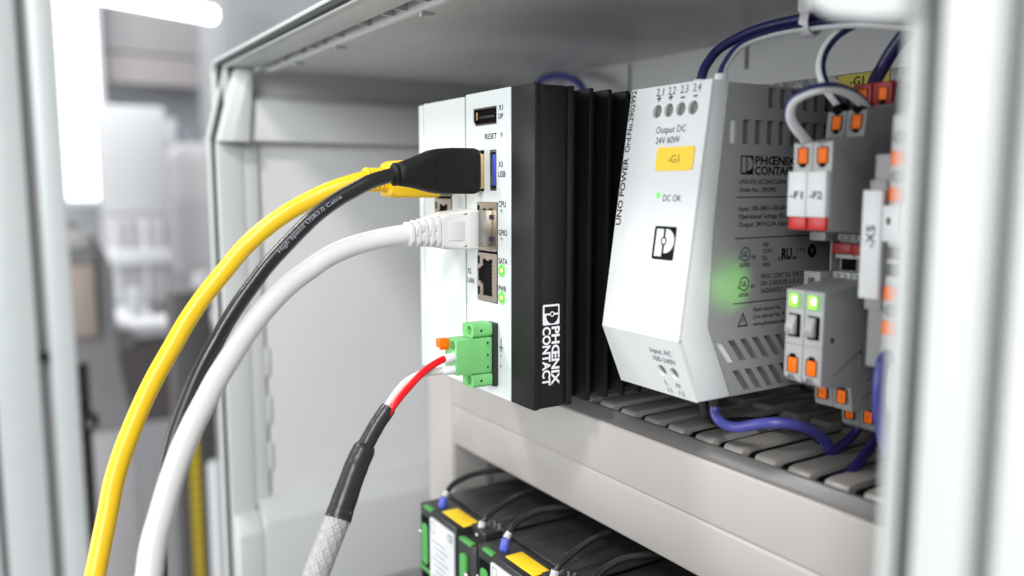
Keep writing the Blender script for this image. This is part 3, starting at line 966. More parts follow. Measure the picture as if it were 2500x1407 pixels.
BLK = [(-248.1, 111.6, 3.8), (-249.0, 103.4, 1.3), (-250.4, 94.3, -3.5), (-250.8, 85.0, -10.0), (-250.4, 74.2, -20.0), (-249.4, 66.3, -28.4), (-247.4, 57.7, -39.1),
       (-244.5, 50.3, -49.9), (-242.0, 44.3, -60.5), (-239.7, 40.2, -69.3), (-236.9, 36.9, -78.5), (-234.3, 34.6, -89.9), (-232.1, 33.2, -103.8), (-230.5, 32.7, -117.0),
       (-229, 33, -150), (-229, 36, -220)]
cb = MB().tube(uneven(BLK, 0.10, 5), lumpy(2.35, 0.008, 6), 20, 8).build('cable_sheath', M_BCAB, us)


def print_along(parent, body, path, s0, h, r, toward, m, v0=0.0):
    """lettering wrapped on a round cable: starts s0 mm along the path"""
    pts = catmull(path, 14)
    acc = [0.0]
    for a, b in zip(pts, pts[1:]):
        acc.append(acc[-1] + (b - a).length)
    vs, fs = text_mesh(body, 0.0)
    sc = h / CAP
    out = []
    for x, y in vs:
        s = s0 - x * sc * 1.55
        k = max(0, min(len(pts) - 2, next((i for i, v in enumerate(acc) if v > s), len(acc) - 1) - 1))
        t = (s - acc[k]) / max(1e-6, acc[k + 1] - acc[k])
        c = pts[k].lerp(pts[k + 1], t)
        d = (pts[k + 1] - pts[k]).normalized()
        n1 = Vector(toward)
        n1 = (n1 - d * n1.dot(d)).normalized()
        n2 = n1.cross(d)
        if n2.z < 0:
            n2 = -n2
        a = (y * sc + v0) / r
        out.append(c + (n1 * math.cos(a) + n2 * math.sin(a)) * (r + 0.06))
    b = MB()
    b.add(out, fs)
    return b.build('lettering', m, parent, smooth=False)


print_along(cb, 'High Speed USB3.0 Cable', BLK, 45.5, 1.15, 2.35, (0.9, -0.35, 0.3), mat('faded_print', (0.34, 0.34, 0.42), 0.6), v0=-0.9)

# white network cable
wc = thing('network_cable', 'white network cable with ribbed white plug in the upper socket', 'cable', (-244, 120, -20))
MB().box(-246.3, -240.1, 137.2, PY + 0.5, -20.0, -7.9).build('plug_shield', M_STEEL2, wc, bevel=0.3)
for z in (-10.2, -17.6):
    MB().box(-240.15, -239.9, 142.4, 143.2, z - 0.8, z + 0.8).build('latch_window', mat('latch_navy', (0.02, 0.025, 0.10), 0.4), wc)
WXc = -244.3
MB().loft(yloft([(138.4, WXc, -14.2, 3.9, 6.2, 1.0), (137.9, WXc, -14.2, 4.5, 6.75, 1.1), (134.2, WXc, -14.2, 4.6, 6.75, 1.1), (133.9, WXc, -14.2, 4.45, 6.55, 1.1), (127, WXc, -14.4, 4.45, 6.1, 1.3),
                 (124.9, WXc, -14.6, 4.3, 5.5, 1.8), (124.4, WXc, -14.6, 3.4, 4.2, 1.8)])).build('plug_body', M_WPLUG, wc, sharp=50)
MB().prism(rr_at(126.8, 132.6, -17.6, -11.2, 0.5), YZ, WXc + 4.2, WXc + 4.66).build('grip_panel', M_WPLUG, wc, bevel=0.15)
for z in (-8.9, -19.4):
    MB().prism([(132.2, z - 0.3), (133.6, z - 0.35), (133.6, z + 0.35)], YZ, WXc + 4.2, WXc + 4.5).build('mould_gap', mat('wedge_brown', (0.30, 0.14, 0.10), 0.6), wc)  # small brown wedges on the side of the plug body
bs = []
y = 124.6
ribs_n = 5
secs = []
for k in range(ribs_n):
    yy = 124.6 - k * 2.25
    hz = 5.1 - 0.32 * k
    hx = 4.3 - 0.1 * k
    cz = -14.6 - 0.14 * k
    secs += [(yy, WXc - 0.1 * k, cz, hx - 0.65, hz - 0.7, 2.3), (yy - 0.3, WXc - 0.1 * k, cz, hx, hz, 2.4), (yy - 1.25, WXc - 0.1 * k, cz, hx, hz, 2.4), (yy - 1.5, WXc - 0.1 * k, cz, hx - 0.65, hz - 0.7, 2.3)]
MB().loft(yloft(secs)).build('strain_relief', M_WPLUG, wc, sharp=45)
for k in range(4):
    yy = 124.6 - k * 2.25 - 1.9
    for dz in ((-1.7, 1.6) if k % 2 == 0 else (0.2,)):
        MB().box(WXc + 3.2 - 0.1 * k, WXc + 3.95 - 0.1 * k, yy - 0.42, yy + 0.42, -14.8 + dz - 1.0, -14.8 + dz + 1.0).build('relief_bridge', M_WPLUG, wc, bevel=0.1)
WHT = [(-244.8, 116.5, -15.0), (-245.5, 112.4, -15.5), (-247.5, 102.2, -17.1), (-249.0, 89.1, -22.1), (-248.9, 78.5, -28.5), (-247.2, 67.8, -37.3), (-242.9, 56.8, -49.2), (-237.2, 48.3, -59.4),
       (-231.8, 41.4, -69.7), (-225.7, 35.7, -79.3), (-219.9, 31.3, -88.5), (-214.7, 28.4, -96.2), (-210.2, 26.4, -103.6), (-203, 25, -118), (-194, 27, -145), (-190, 32, -220)]
MB().tube(uneven(WHT, 0.22, 7), lumpy(3.25, 0.008, 8), 24, 8).build('cable_sheath', M_WCAB, wc)

# yellow network cable
yc = thing('network_cable', 'yellow network cable plugged in behind the black USB plug', 'cable', (-275, 120, 0))
YXc = -275.6
MB().box(YXc - 3.1, YXc + 3.1, 136, PY + 0.8, -2.5, 9.5).build('plug_shield', M_STEEL2, yc, bevel=0.3)
MB().loft(yloft([(139.5, YXc, 2.9, 5.0, 6.4, 1.2), (139, YXc, 2.8, 5.6, 6.9, 1.2), (123.0, YXc, 2.5, 5.5, 6.5, 1.4), (120.8, YXc, 2.3, 5.2, 5.6, 2.0), (120.2, YXc, 2.3, 3.6, 3.8, 2.0)])).build('plug_body', M_YEL, yc, sharp=50)
secs = []
for k in range(5):
    yy = 120.4 - k * 1.6
    secs += [(yy, YXc, 2.3, 3.6, 3.7, 3.0), (yy - 0.3, YXc, 2.3, 4.1, 4.2, 3.4), (yy - 0.9, YXc, 2.3, 4.1, 4.2, 3.4), (yy - 1.2, YXc, 2.3, 3.6, 3.7, 3.0)]
MB().loft(yloft(secs)).build('strain_relief', M_YEL, yc, sharp=45)
YLW = [(-275.2, 116, 2.4), (-274.9, 112.0, 2.3), (-278.3, 100.3, -1.8), (-281.1, 86.6, -8.9), (-283.3, 73.0, -20.1), (-282.7, 59.1, -35.5), (-280.4, 47.8, -51.5), (-277.0, 38.2, -66.9), (-272.5, 30.8, -81.5),
       (-266.8, 25.0, -96.6), (-261.3, 20.6, -112.6), (-257.7, 18.3, -123.0), (-253, 17, -150), (-250, 20, -220)]
MB().tube(uneven(YLW, 0.28, 9), lumpy(3.0, 0.009, 10), 24, 8).build('cable_sheath', M_YEL, yc)

# shielded power cable: braid, two pieces of heat-shrink, a red and a white core
pw = thing('power_cable', 'braided grey power cable with black heat-shrink and red and white cores', 'cable', (-238, 110, -90))
RED = [(-239.6, 127.2, -56.3), (-238.8, 123.4, -56.4), (-238.4, 117.1, -59.1), (-236.9, 110.6, -63.4), (-235.1, 104.5, -68.1), (-235.0, 101.0, -72.5)]
WHI = [(-240.0, 127.2, -60.3), (-240.2, 123.7, -60.3), (-241.3, 117.2, -60.8), (-241.1, 111.3, -63.0), (-239.6, 106.4, -66.6), (-237.9, 103.1, -69.6), (-236.8, 99.6, -74.2)]
MB().tube(RED, 1.15, 16, 8).build('core', M_REDW, pw)['label'] = 'red core wire'
MB().tube(WHI, 1.25, 16, 8).build('core', M_WCAB, pw)['label'] = 'white core wire'
MB().cyl((-239.8, 128.7, -56.2), (-239.0, 124.2, -56.4), 1.65, 1.5, 18).build('ferrule', M_WHITE, pw, bevel=0.2)
MB().cyl((-240.1, 128.7, -60.4), (-240.1, 124.2, -60.4), 1.65, 1.5, 18).build('ferrule', M_WHITE, pw, bevel=0.2)
HS = [(-236.4, 103.2, -69.0), (-235.8, 99.0, -73.6), (-234.4, 94.0, -80.0), (-232.6, 90.8, -84.8)]
HS2 = [(-234.6, 94.6, -79.3), (-233.2, 91.4, -83.6), (-231.3, 88.2, -88.4), (-228.6, 84.0, -95.2), (-227.6, 82.4, -98.0)]


def bumpy(base, amp, seed):
    rnd = random.Random(seed)
    ph = [rnd.uniform(0, 6.28) for _ in range(4)]
    return lambda t: base(t) * (1 + amp * (math.sin(9 * t + ph[0]) + 0.6 * math.sin(23 * t + ph[1]) + 0.5 * math.sin(41 * t + ph[2])))


MB().tube(HS, bumpy(lambda t: 2.45 + 0.25 * t, 0.013, 1), 22, 10).build('heat_shrink', M_SHRINK, pw)
MB().tube(HS2, bumpy(lambda t: (3.45 if t > 0.06 else 3.0 + 7 * t) + 0.55 * t, 0.014, 2), 22, 10).build('heat_shrink', M_SHRINK, pw)
BR = [(-228.4, 83.7, -95.8), (-226.8, 80.4, -101.0), (-224.9, 76.8, -106.4), (-222.5, 72.8, -112.6), (-220.6, 68.3, -120.4), (-219, 63, -135), (-219, 58, -170), (-220, 56, -220)]
MB().tube(BR, 3.55, 20, 10).build('inner_sheath', mat('braid_core', (0.03, 0.03, 0.032), 0.6), pw)


def braid(path, r, pitch, ns, wdt, m, parent):
    pts = catmull(path, 30)
    acc = [0.0]
    for a, b in zip(pts, pts[1:]):
        acc.append(acc[-1] + (b - a).length)
    fr_ = frames(pts, (1, 0, 0))
    mb = MB()
    for hand in (1, -1):
        for j in range(ns):
            vs, fs = [], []
            for k, (c, s, t) in enumerate(fr_):
                sl = acc[k]
                a = hand * 2 * math.pi * sl / pitch + 2 * math.pi * j / ns
                wv = math.cos(ns * 2 * math.pi * sl / pitch + (0 if hand > 0 else math.pi) + j * math.pi)
                rr = r + 0.16 + 0.13 * wv
                d = s.cross(t)
                rad = s * math.cos(a) + t * math.sin(a)
                tan = (-s * math.sin(a) + t * math.cos(a))
                along = (tan * hand * 2 * math.pi * r / pitch + d).normalized()
                w_ = rad.cross(along)
                p = c + rad * rr
                vs += [p - w_ * wdt / 2 - rad * 0.05, p + rad * 0.07, p + w_ * wdt / 2 - rad * 0.05]
                if k:
                    o = 3 * (k - 1)
                    fs += [(o, o + 1, o + 4, o + 3), (o + 1, o + 2, o + 5, o + 4)]
            mb.add(vs, fs)
    return mb.build('braided_sleeve', m, parent)


braid(BR, 3.6, 27.0, 15, 0.98, M_BRAID, pw)

# ------------------------------------------------------------------ circuit breaker modules
def push_in(parent, fn, u, v, w, h, text_s=None, down=False):
    """orange release tab of a terminal point, set into its frame; u, v = centre on the face"""
    fr_ = MB().prism(rr_at(u - w / 2 - 0.25, u + w / 2 + 0.25, v - h / 2 - 0.25, v + h / 2 + 0.25, 0.15, 2), fn, 0.02, 0.06).build('tab_frame', M_DARK, parent)
    t = MB().prism(rect(u - w / 2 + 0.25, u + w / 2, v - h / 2, v + h / 2), fn, 0.065, 0.35).build('release_tab', M_ORANGE, parent, bevel=0.1)
    sgn = 1 if down else -1
    MB().prism([(u + w / 2 * math.cos(math.radians(a)) * 0.72, v + sgn * (h / 2 + 0.55) + sgn * 0.62 * math.sin(math.radians(a)) * 1) for a in range(0, 361, 24)][:-1], fn, 0.02, 0.07).build(
        'driver_notch', M_DARK, parent)
    if text_s:
        tf = lambda a, b, c: fn(a, b, c + 0.36)
        text(t, text_s, 1.1, tf, mat('tab_print', (0.25, 0.07, 0.0), 0.6), u, v - 0.5, align='C', width=0.62 * len(text_s), lift=0.02)
    return t


BPROF = [(185.0, 11.5), (197.2, 13.2), (198.0, 20.2), (209.0, 21.6), (210.6, 28.0), (222, 29.5), (250, 27), (256, 0), (256, -40), (250, -69), (212, -70.2), (210.8, -69.2), (209.6, -62.8),
         (198, -61.6), (197.0, -54.6), (186, -53.4), (184.6, -51.7), (184.6, -27.6), (206, -25.4), (206, -13.2), (200, -12.4), (185.0, -11.6)]


def breaker(xc, mark, label, wires_side):
    b = thing('circuit_breaker', label, 'circuit breaker', (xc, 220, -70), 'pair of grey breaker modules beside the power supply')
    x0, x1 = xc - 3.0, xc + 3.0
    MB().prism(BPROF, YZ, x0, x1).build('housing', M_TERM, b, bevel=0.25)
    ff = plane((xc, 185.0, 0), (1, 0, 0), (0, 0, 1))
    MB().prism([(x0 + 0.03, -27.7), (x0 + 0.03, -51.6), (x0 + 1.0, -52.4), (x0 + 1.4, -51.2), (xc + 0.2, -50.9), (xc + 1.0, -52.2), (x1 - 0.03, -52.9), (x1 - 0.03, -27.7)], XZ, 184.0, 184.62).build('lower_front', M_TERML, b, bevel=0.12)
    MB().prism([(x0 + 0.03, -10.6), (x1 - 0.03, -10.6), (x1 - 0.03, 11.6), (x0 + 4.4, 11.3), (xc, 10.2), (x0 + 1.4, 11.2), (x0 + 0.03, 11.5)], XZ, 184.55, 185.02).build('upper_front', M_TERML, b, bevel=0.12)
    fq = plane((0, 184.55, 0), (1, 0, 0), (0, 0, 1))
    fl2 = plane((0, 184.0, 0), (1, 0, 0), (0, 0, 1))
    push_in(b, fq, xc + 0.1, 8.0, 3.1, 3.9)
    MB().box(xc - 2.95, xc + 2.95, 182.6, 184.5, -8.0, 3.9).build('marker', M_WHITE, b, bevel=0.25)
    mk = [c for c in b.children if c.name.startswith('marker')][0]
    text(mk, mark, 1.9, plane((0, 182.6, 0), (1, 0, 0), (0, 0, 1)), M_INKB, xc, -3.2, width=4.1, align='C', bold=0.02)
    MB().box(xc - 2.75, xc + 2.75, 183.2, 184.5, -11.4, -8.05).build('colour_tag', M_RED, b, bevel=0.2)
    # status lamp and switch on the lower front
    MB().prism(rr_at(xc - 1.7, xc + 0.75, -32.2, -28.9, 0.3, 3), fl2, 0.05, 0.35).build('status_led', M_LED2, b)
    MB().prism(rr_at(xc - 0.65, xc + 0.55, -31.2, -29.3, 0.4, 3), fl2, 0.36, 0.5).build('led_chip', M_LED2H, b)
    MB().prism(rr_at(xc - 2.3, xc + 2.5, -32.8, -28.4, 0.3, 3), fl2, 0.01, 0.04).build('lens_frame', M_LED2F, b)
    MB().prism(rr_at(xc - 1.9, xc + 2.0, -40.6, -34.2, 0.2, 2), fl2, 0.02, 0.06).build('switch_bed', M_DARK, b)
    sw = MB().prism([(182.3, -37.2), (182.0, -38.8), (182.6, -39.8), (183.9, -39.9), (183.9, -34.6), (183.4, -34.6)], YZ, xc - 1.8, xc + 0.9).build('switch_lever', M_TERML, b, bevel=0.2)
    MB().box(xc - 1.5, xc + 0.3, 181.85, 182.3, -38.9, -38.0).build('lever_mark', M_TERM, sw)
    MB().box(x0 + 0.04, x1 - 0.04, 183.8, 183.98, -42.6, -42.4).build('panel_line', M_TERM, b)
    push_in(b, fl2, xc - 0.1, -48.3, 3.2, 4.0, down=True)
    # steps above and below
    push_in(b, plane((0, 197.12, 13.2), (1, 0, 0), (0, 0.8, 7.0)), xc + 0.3, 3.9, 2.9, 3.6)
    MB().cyl((xc + 0.2, 197.6, 20.6), (xc + 0.2, 200.5, 21.2), 1.5, n=14).build('wire_entry', M_DARK, b)
    MB().box(x0 + 0.05, x1 - 0.05, 208.2, 214, 22.2, 28.3).build('red_cap', M_REDD, b, bevel=0.4)
    push_in(b, plane((0, 208.15, 0), (1, 0, 0), (0, 0, 1)), xc + 0.4, 25.0, 2.7, 3.3)
    push_in(b, plane((0, 196.9, 0), (1, 0, 0), (0, 0, 1)), xc + 0.2, -57.6, 2.9, 3.6, '14', down=True)
    push_in(b, plane((0, 209.4, 0), (1, 0, 0), (0, 0, 1)), xc + 0.3, -65.4, 2.8, 3.5, '2', down=True)
    # bridge shaft between the halves
    tf = plane((0, 205.9, 0), (1, 0, 0), (0, 0, 1))
    MB().box(x0 + 0.1, x1 - 0.1, 204.6, 205.95, -15.2, -13.4).build('number_tile', M_TERM, b)
    MB().box(x0 + 0.1, x1 - 0.1, 203.2, 205.95, -27.0, -23.9).build('number_tile', M_TERML, b, bevel=0.15)
    text(b, '2.2', 1.7, plane((0, 203.2, 0), (1, 0, 0), (0, 0, 1)), M_INKG, xc, -26.2, width=3.6, align='C')
    text(b, '1.2', 1.3, plane((0, 204.6, 0), (1, 0, 0), (0, 0, 1)), M_INKG, xc, -15.0, width=3.2, align='C')
    MB().box(x0 - 0.05, x1 + 0.05, 202.4, 205.9, -18.8, -15.9).build('bridge', M_REDD, b, bevel=0.25)
    MB().box(x0 + 0.9, x1 - 0.5, 205.8, 206.05, -23.6, -20.3).build('bridge_shaft', M_DARK, b)
    MB().box(x0 + 0.05, x1 - 0.05, 204.0, 205.9, -20.2, -19.0).build('bar', M_TERML, b, bevel=0.15)
    # moulded relief on the right-hand side
    for pts in ([(188, 9.0), (189, 9.2), (195, 4.2), (194.4, 3.2)], [(200.5, 11.5), (201.4, 11.8), (200.2, 3.0), (199.2, 2.8)], [(194.4, 3.2), (195.4, 4.2), (200, 2.6), (199.2, 1.8)],
                [(201.5, 7.6), (202.5, 8.0), (209.0, 2.0), (208.0, 1.4)], [(209.0, 2.0), (208.0, 1.4), (206.8, -2.6), (207.8, -2.4)],
                [(187.5, -6.8), (188.2, -6.8), (188.2, -10.3), (187.5, -10.3)],
                [(188, -50.6), (189, -50.4), (200.5, -43.8), (200.2, -45.2)], [(199.4, -50), (200.6, -50), (200.3, -43), (199.1, -43)], [(201.5, -46.8), (202.5, -46.2), (209.5, -41.0), (208.8, -42.6)],
                [(208.6, -41.0), (209.8, -41.0), (209.8, -44.8), (208.8, -44.8)], [(201.6, -58.6), (202.6, -58.4), (213.5, -52.8), (213.2, -54.2)], [(212.6, -58), (213.8, -58), (213.5, -51.8), (212.3, -51.8)],
                [(203.8, -54.8), (210, -52.5), (209.8, -51.4), (203.6, -53.8)]):
        MB().prism(pts, YZ, x1 + 0.02, x1 + 0.55).build('side_relief', M_TERM, b, bevel=0.15)
    MB().box(x1 + 0.01, x1 + 0.06, 187.4, 188.6, -41.4, -40.0).build('side_hole', M_DARK, b)
    MB().prism([(186.0, -28.0), (199.5, -27.2), (199.3, -29.0), (187, -30.0)], YZ, x1 + 0.02, x1 + 0.3).build('side_relief', M_TERM, b)
    return b


b1 = breaker(-148.0, '-F1', 'grey breaker module marked -F1, the one nearer the power supply', True)
b2 = breaker(-141.85, '-F2', 'grey breaker module marked -F2, beside its -F1 twin', False)
# the status lamp of -F1 also shines out through the side of its housing
sp = bpy.data.lights.new('led_light', 'SPOT')
sp.energy = 0.013
sp.color = (0.20, 1.0, 0.04)
sp.spot_size = math.radians(64)
sp.spot_blend = 1.0
sp.shadow_soft_size = 0.001
spo = bpy.data.objects.new('led_light', sp)
COL.objects.link(spo)
a_, t_ = Vector((-151.3, 186.5, -30.0)), Vector((-168.2, 181.0, -28.5))
spo.matrix_world = Matrix.Translation(W(a_)) @ (t_ - a_).to_track_quat('-Z', 'Y').to_matrix().to_4x4()
spo.parent = b1
spo.matrix_parent_inverse = Matrix.Translation(W(ORG[b1])).inverted()

ec = thing('end_clamp', 'small grey end clamp on the rail left of the breakers', 'clamp', (-155, 225, -40))
MB().box(-158, -152.2, 215, 254, -38, -4).build('body', M_TERM, ec, bevel=0.5)
MB().box(-157.8, -152.3, 201, 214.9, -15.4, -12.9).build('jaw', M_TERML, ec, bevel=0.4)
MB().plate(rr_at(-157.8, -152.3, -28.5, -24.2, 0.3, 2), [rect(-156.4, -154.2, -28.0, -26.0)], XZ, 199.5, 206).build('jaw', M_TERML, ec)
MB().box(-154.2, -153.7, 206, 214.9, -26, -15.5).build('bar', M_TERML, ec)

# ------------------------------------------------------------------ terminal strip -X5
mk = thing('marker_carrier', 'end bracket with tall white strip lettered -X5', 'marker', (-128, 220, -50))
MB().box(-130.2, -124.9, 190, 256, -46, 8).build('bracket', M_TERM, mk, bevel=0.4)
MB().box(-130.0, -125.2, 188.0, 189.95, -31.0, 1.6).build('holder', M_TERM, mk, bevel=0.3)
st = MB().box(-130.5, -125.0, 186.0, 187.95, -28.0, -0.9).build('strip', M_WHITE, mk, bevel=0.3)
text(st, '-X5', 2.3, plane((0, 186.0, 0), (0, 0, 1), (-1, 0, 0)), M_INKB, -15.2, 126.6, width=5.6, bold=0.012)
for k in range(4):
    xc = -122.4 + 4.3 * k
    lab_ = ['grey terminal block with white marker 1 beside the -X5 strip', 'grey terminal block with white marker 2 behind the cabinet rim',
            'third grey terminal block from the -X5 strip, behind the cabinet rim', 'fourth grey terminal block from the -X5 strip, behind the cabinet rim'][k]
    t = thing('terminal_block', lab_, 'terminal', (xc, 220, -60), 'terminal blocks of the -X5 strip')
    MB().prism([(187.6, 17), (187.6, -55), (196, -60), (254, -60), (254, 20), (196, 20)], YZ, xc - 2.1, xc + 2.1).build('housing', M_TERML, t, bevel=0.3)
    f5 = plane((0, 187.55, 0), (1, 0, 0), (0, 0, 1))
    MB().box(xc - 2.1, xc + 2.1, 185.6, 187.5, -13.4, -4.6).build('marker', M_WHITE, t, bevel=0.2)
    if k < 2:
        text(t, str(k + 1), 1.7, plane((0, 185.6, 0), (1, 0, 0), (0, 0, 1)), M_INKB, xc - 0.4, -9.2, width=0.9 if k == 0 else 1.2, align='C')
    for z in (6.8, -1.9, -26.2, -34.8):
        MB().box(xc - 1.6, xc + 1.6, 186.9, 187.55, z - 1.7, z + 1.7).build('release_tab', M_ORANGE, t, bevel=0.15)
    for z in (11.7, 2.4, -30.5, -41.9):
        MB().cyl((xc, 187.55, z), (xc, 187.4, z), 1.75, n=20).build('wire_entry', mat('entry_grey', (0.17, 0.17, 0.175), 0.5), t)
    for z in (-16.2, -20.4):
        MB().box(xc - 1.5, xc + 1.5, 187.4, 187.56, z - 1.6, z + 1.6).build('bridge_shaft', M_DARK, t)

# ------------------------------------------------------------------ single wires
def wire(label, path, r, m, split=None, phase=0.0, ref=None, sub=9, collar=None):
    mb = MB()
    if split:
        mb.tube(path, r, 16, sub, split=split, phase=phase, ref=ref)
        o = mb.build('wire', [M_NAVY, M_WHITE])
    else:
        mb.tube(path, r, 16, sub)
        o = mb.build('wire', m)
    return tag(o, label, 'wire', 'single wires inside the cabinet')


DN = (0, 0, -1)
wire('navy wire rising from the top of the power supply to the cable tie',
     [(-187.2, 185, 29), (-187.4, 186, 33.0), (-187.4, 188, 36.9), (-185.2, 192, 42.0), (-175.2, 196, 46.0), (-160.3, 200, 47.3), (-148.6, 203, 46.8), (-135.9, 206, 44.2), (-120, 208, 41)], 1.45, M_NAVY)
wire('blue and white wire arching just below the navy one from the power supply',
     [(-174.3, 180.6, 29), (-174.4, 180.8, 31.8), (-174.6, 182.6, 35.0), (-173.2, 187, 40.2), (-166.8, 193, 43.2), (-158.0, 199, 44.3), (-147.2, 203, 43.8), (-135.8, 206, 41.6), (-120, 208, 39)], 1.2, None,
     split=6, phase=-1.1, ref=(1, 0.75, 0))
wire('blue and white wire dropping past the sticker into the second breaker step',
     [(-138.5, 210, 44.5), (-148.2, 208, 45.2), (-152.9, 204, 42.4), (-155.1, 201, 38.0), (-154.9, 199, 32.8), (-153.0, 199, 27.6), (-151.0, 201, 23.7), (-149.0, 205, 19.2)], 1.35, None,
     split=8, phase=0.3, ref=(-1, -0.6, 0))
wire('short looping blue and white jumper between -F1 and the step above -F2',
     [(-150.3, 190.5, 10.4), (-151.0, 188, 13.2), (-151.0, 184.0, 16.2), (-150.4, 181.4, 18.9), (-148.4, 180.0, 21.9), (-144.9, 180.5, 23.9), (-141.2, 182.6, 24.9), (-140.0, 188, 24.8), (-140.7, 196, 23.2), (-142.2, 204.5, 19.6)], 1.45, None,
     split=6, phase=-1.0, ref=(0.62, -0.78, -0.08))
wire('navy wire bending down into the red-capped terminal', [(-138.0, 216, 44.5), (-142.1, 216, 40.3), (-145.0, 216, 36.8), (-147.3, 216, 33.2), (-148.6, 215, 30.0), (-148.8, 214, 26.5)], 1.9, M_NAVY)
wire('thick blue wire curving from the bottom of the power supply into the duct',
     [(-176.2, 184, -60.5), (-176.2, 184, -66.0), (-175.3, 183.4, -68.6), (-172.2, 183, -70.4), (-165.2, 182, -70.0), (-156.5, 184, -66.9), (-151.4, 190, -67.0), (-151.3, 200, -71.3), (-151.4, 206, -77.0), (-150.5, 208, -86)], 1.55, M_BLUE)
wire('black wire beside the thick blue one under the power supply',
     [(-180.2, 182, -60.5), (-180.0, 183, -66), (-180.4, 185, -70.4), (-181.7, 192, -73.8), (-178.5, 202, -74.4), (-169.4, 206, -73.8), (-160.2, 208, -74.2), (-155.0, 210, -79), (-154, 211, -88)], 1.4, M_BCAB)
o = MB().cyl((-176.2, 184, -61.0), (-176.2, 184, -66.3), 2.05, 1.9, 18)
tag(o.build('wire_sleeve', M_MURR, bevel=0.2), 'short black sleeve on the thick blue wire under the supply', 'sleeve')
wire('navy wire from the lowest breaker step, the left of the two', [(-147.6, 214, -68.0), (-147.7, 213.2, -71.4), (-148.2, 210, -74.0), (-149.1, 205, -77.0), (-149.0, 200, -80.4), (-149.8, 198, -86)], 1.3, M_NAVY)
wire('navy wire from the lowest breaker step, the one next to the rim', [(-141.4, 214.6, -68.0), (-141.2, 213.4, -71.4), (-138.7, 206, -73.8), (-137.2, 197, -77.7), (-137.3, 192, -81.4), (-138.2, 190, -88)], 1.4, M_NAVY)
wire('blue wire hanging from the foot of the terminal strip at the rim', [(-122.4, 190, -41.6), (-122.2, 186.2, -42.2), (-120.9, 183, -44.2), (-120.5, 182, -49.2), (-120.7, 183, -55.5), (-121.1, 186, -62.9), (-120.2, 190, -71.3), (-120, 195, -84)], 1.5, M_BLUE)
wire('blue wire arching over the back of the computer', [(-397, 262, 40), (-395, 262, 51), (-390, 262, 56.0), (-378.9, 261, 58.2), (-364.2, 260, 57.4), (-348.9, 258, 53.4), (-338.9, 256, 46.5), (-334, 255, 34)], 1.9, M_BLUE)

tie = thing('cable_tie', 'translucent nylon tie round the navy wires near the cabinet roof', 'cable tie', (-159.5, 199, 46))
MB().loft([[(-159.7 + a * s, 197.2 + q, 51.6 + b * s) for a, b in rrect(2.6, 3.4, 1.2, 4)] for q, s in ((0, 0.85), (0.5, 1.0), (3.0, 1.0), (3.6, 0.85))]).build('head', M_TIE, tie)
ringp = [(-159.5 + 0.2 * math.sin(a), 200.0 + 3.0 * math.cos(a), 45.9 + 3.6 * math.sin(a)) for a in [2 * math.pi * k / 14 for k in range(15)]]
bnd = MB()
vs, fs = [], []
for k, p in enumerate(ringp):
    n = Vector((0, p[1] - 200.0, p[2] - 45.9)).normalized() * 0.55
    for dx, s in ((-1.5, 0), (1.5, 0), (1.5, 1), (-1.5, 1)):
        vs.append((p[0] + dx, p[1] + n[1] * s, p[2] + n[2] * s))
    if k:
        o = 4 * (k - 1)
        fs += [(o + i, o + (i + 1) % 4, o + 4 + (i + 1) % 4, o + 4 + i) for i in range(4)]
bnd.add(vs, fs)
bnd.build('band', M_TIE, tie)

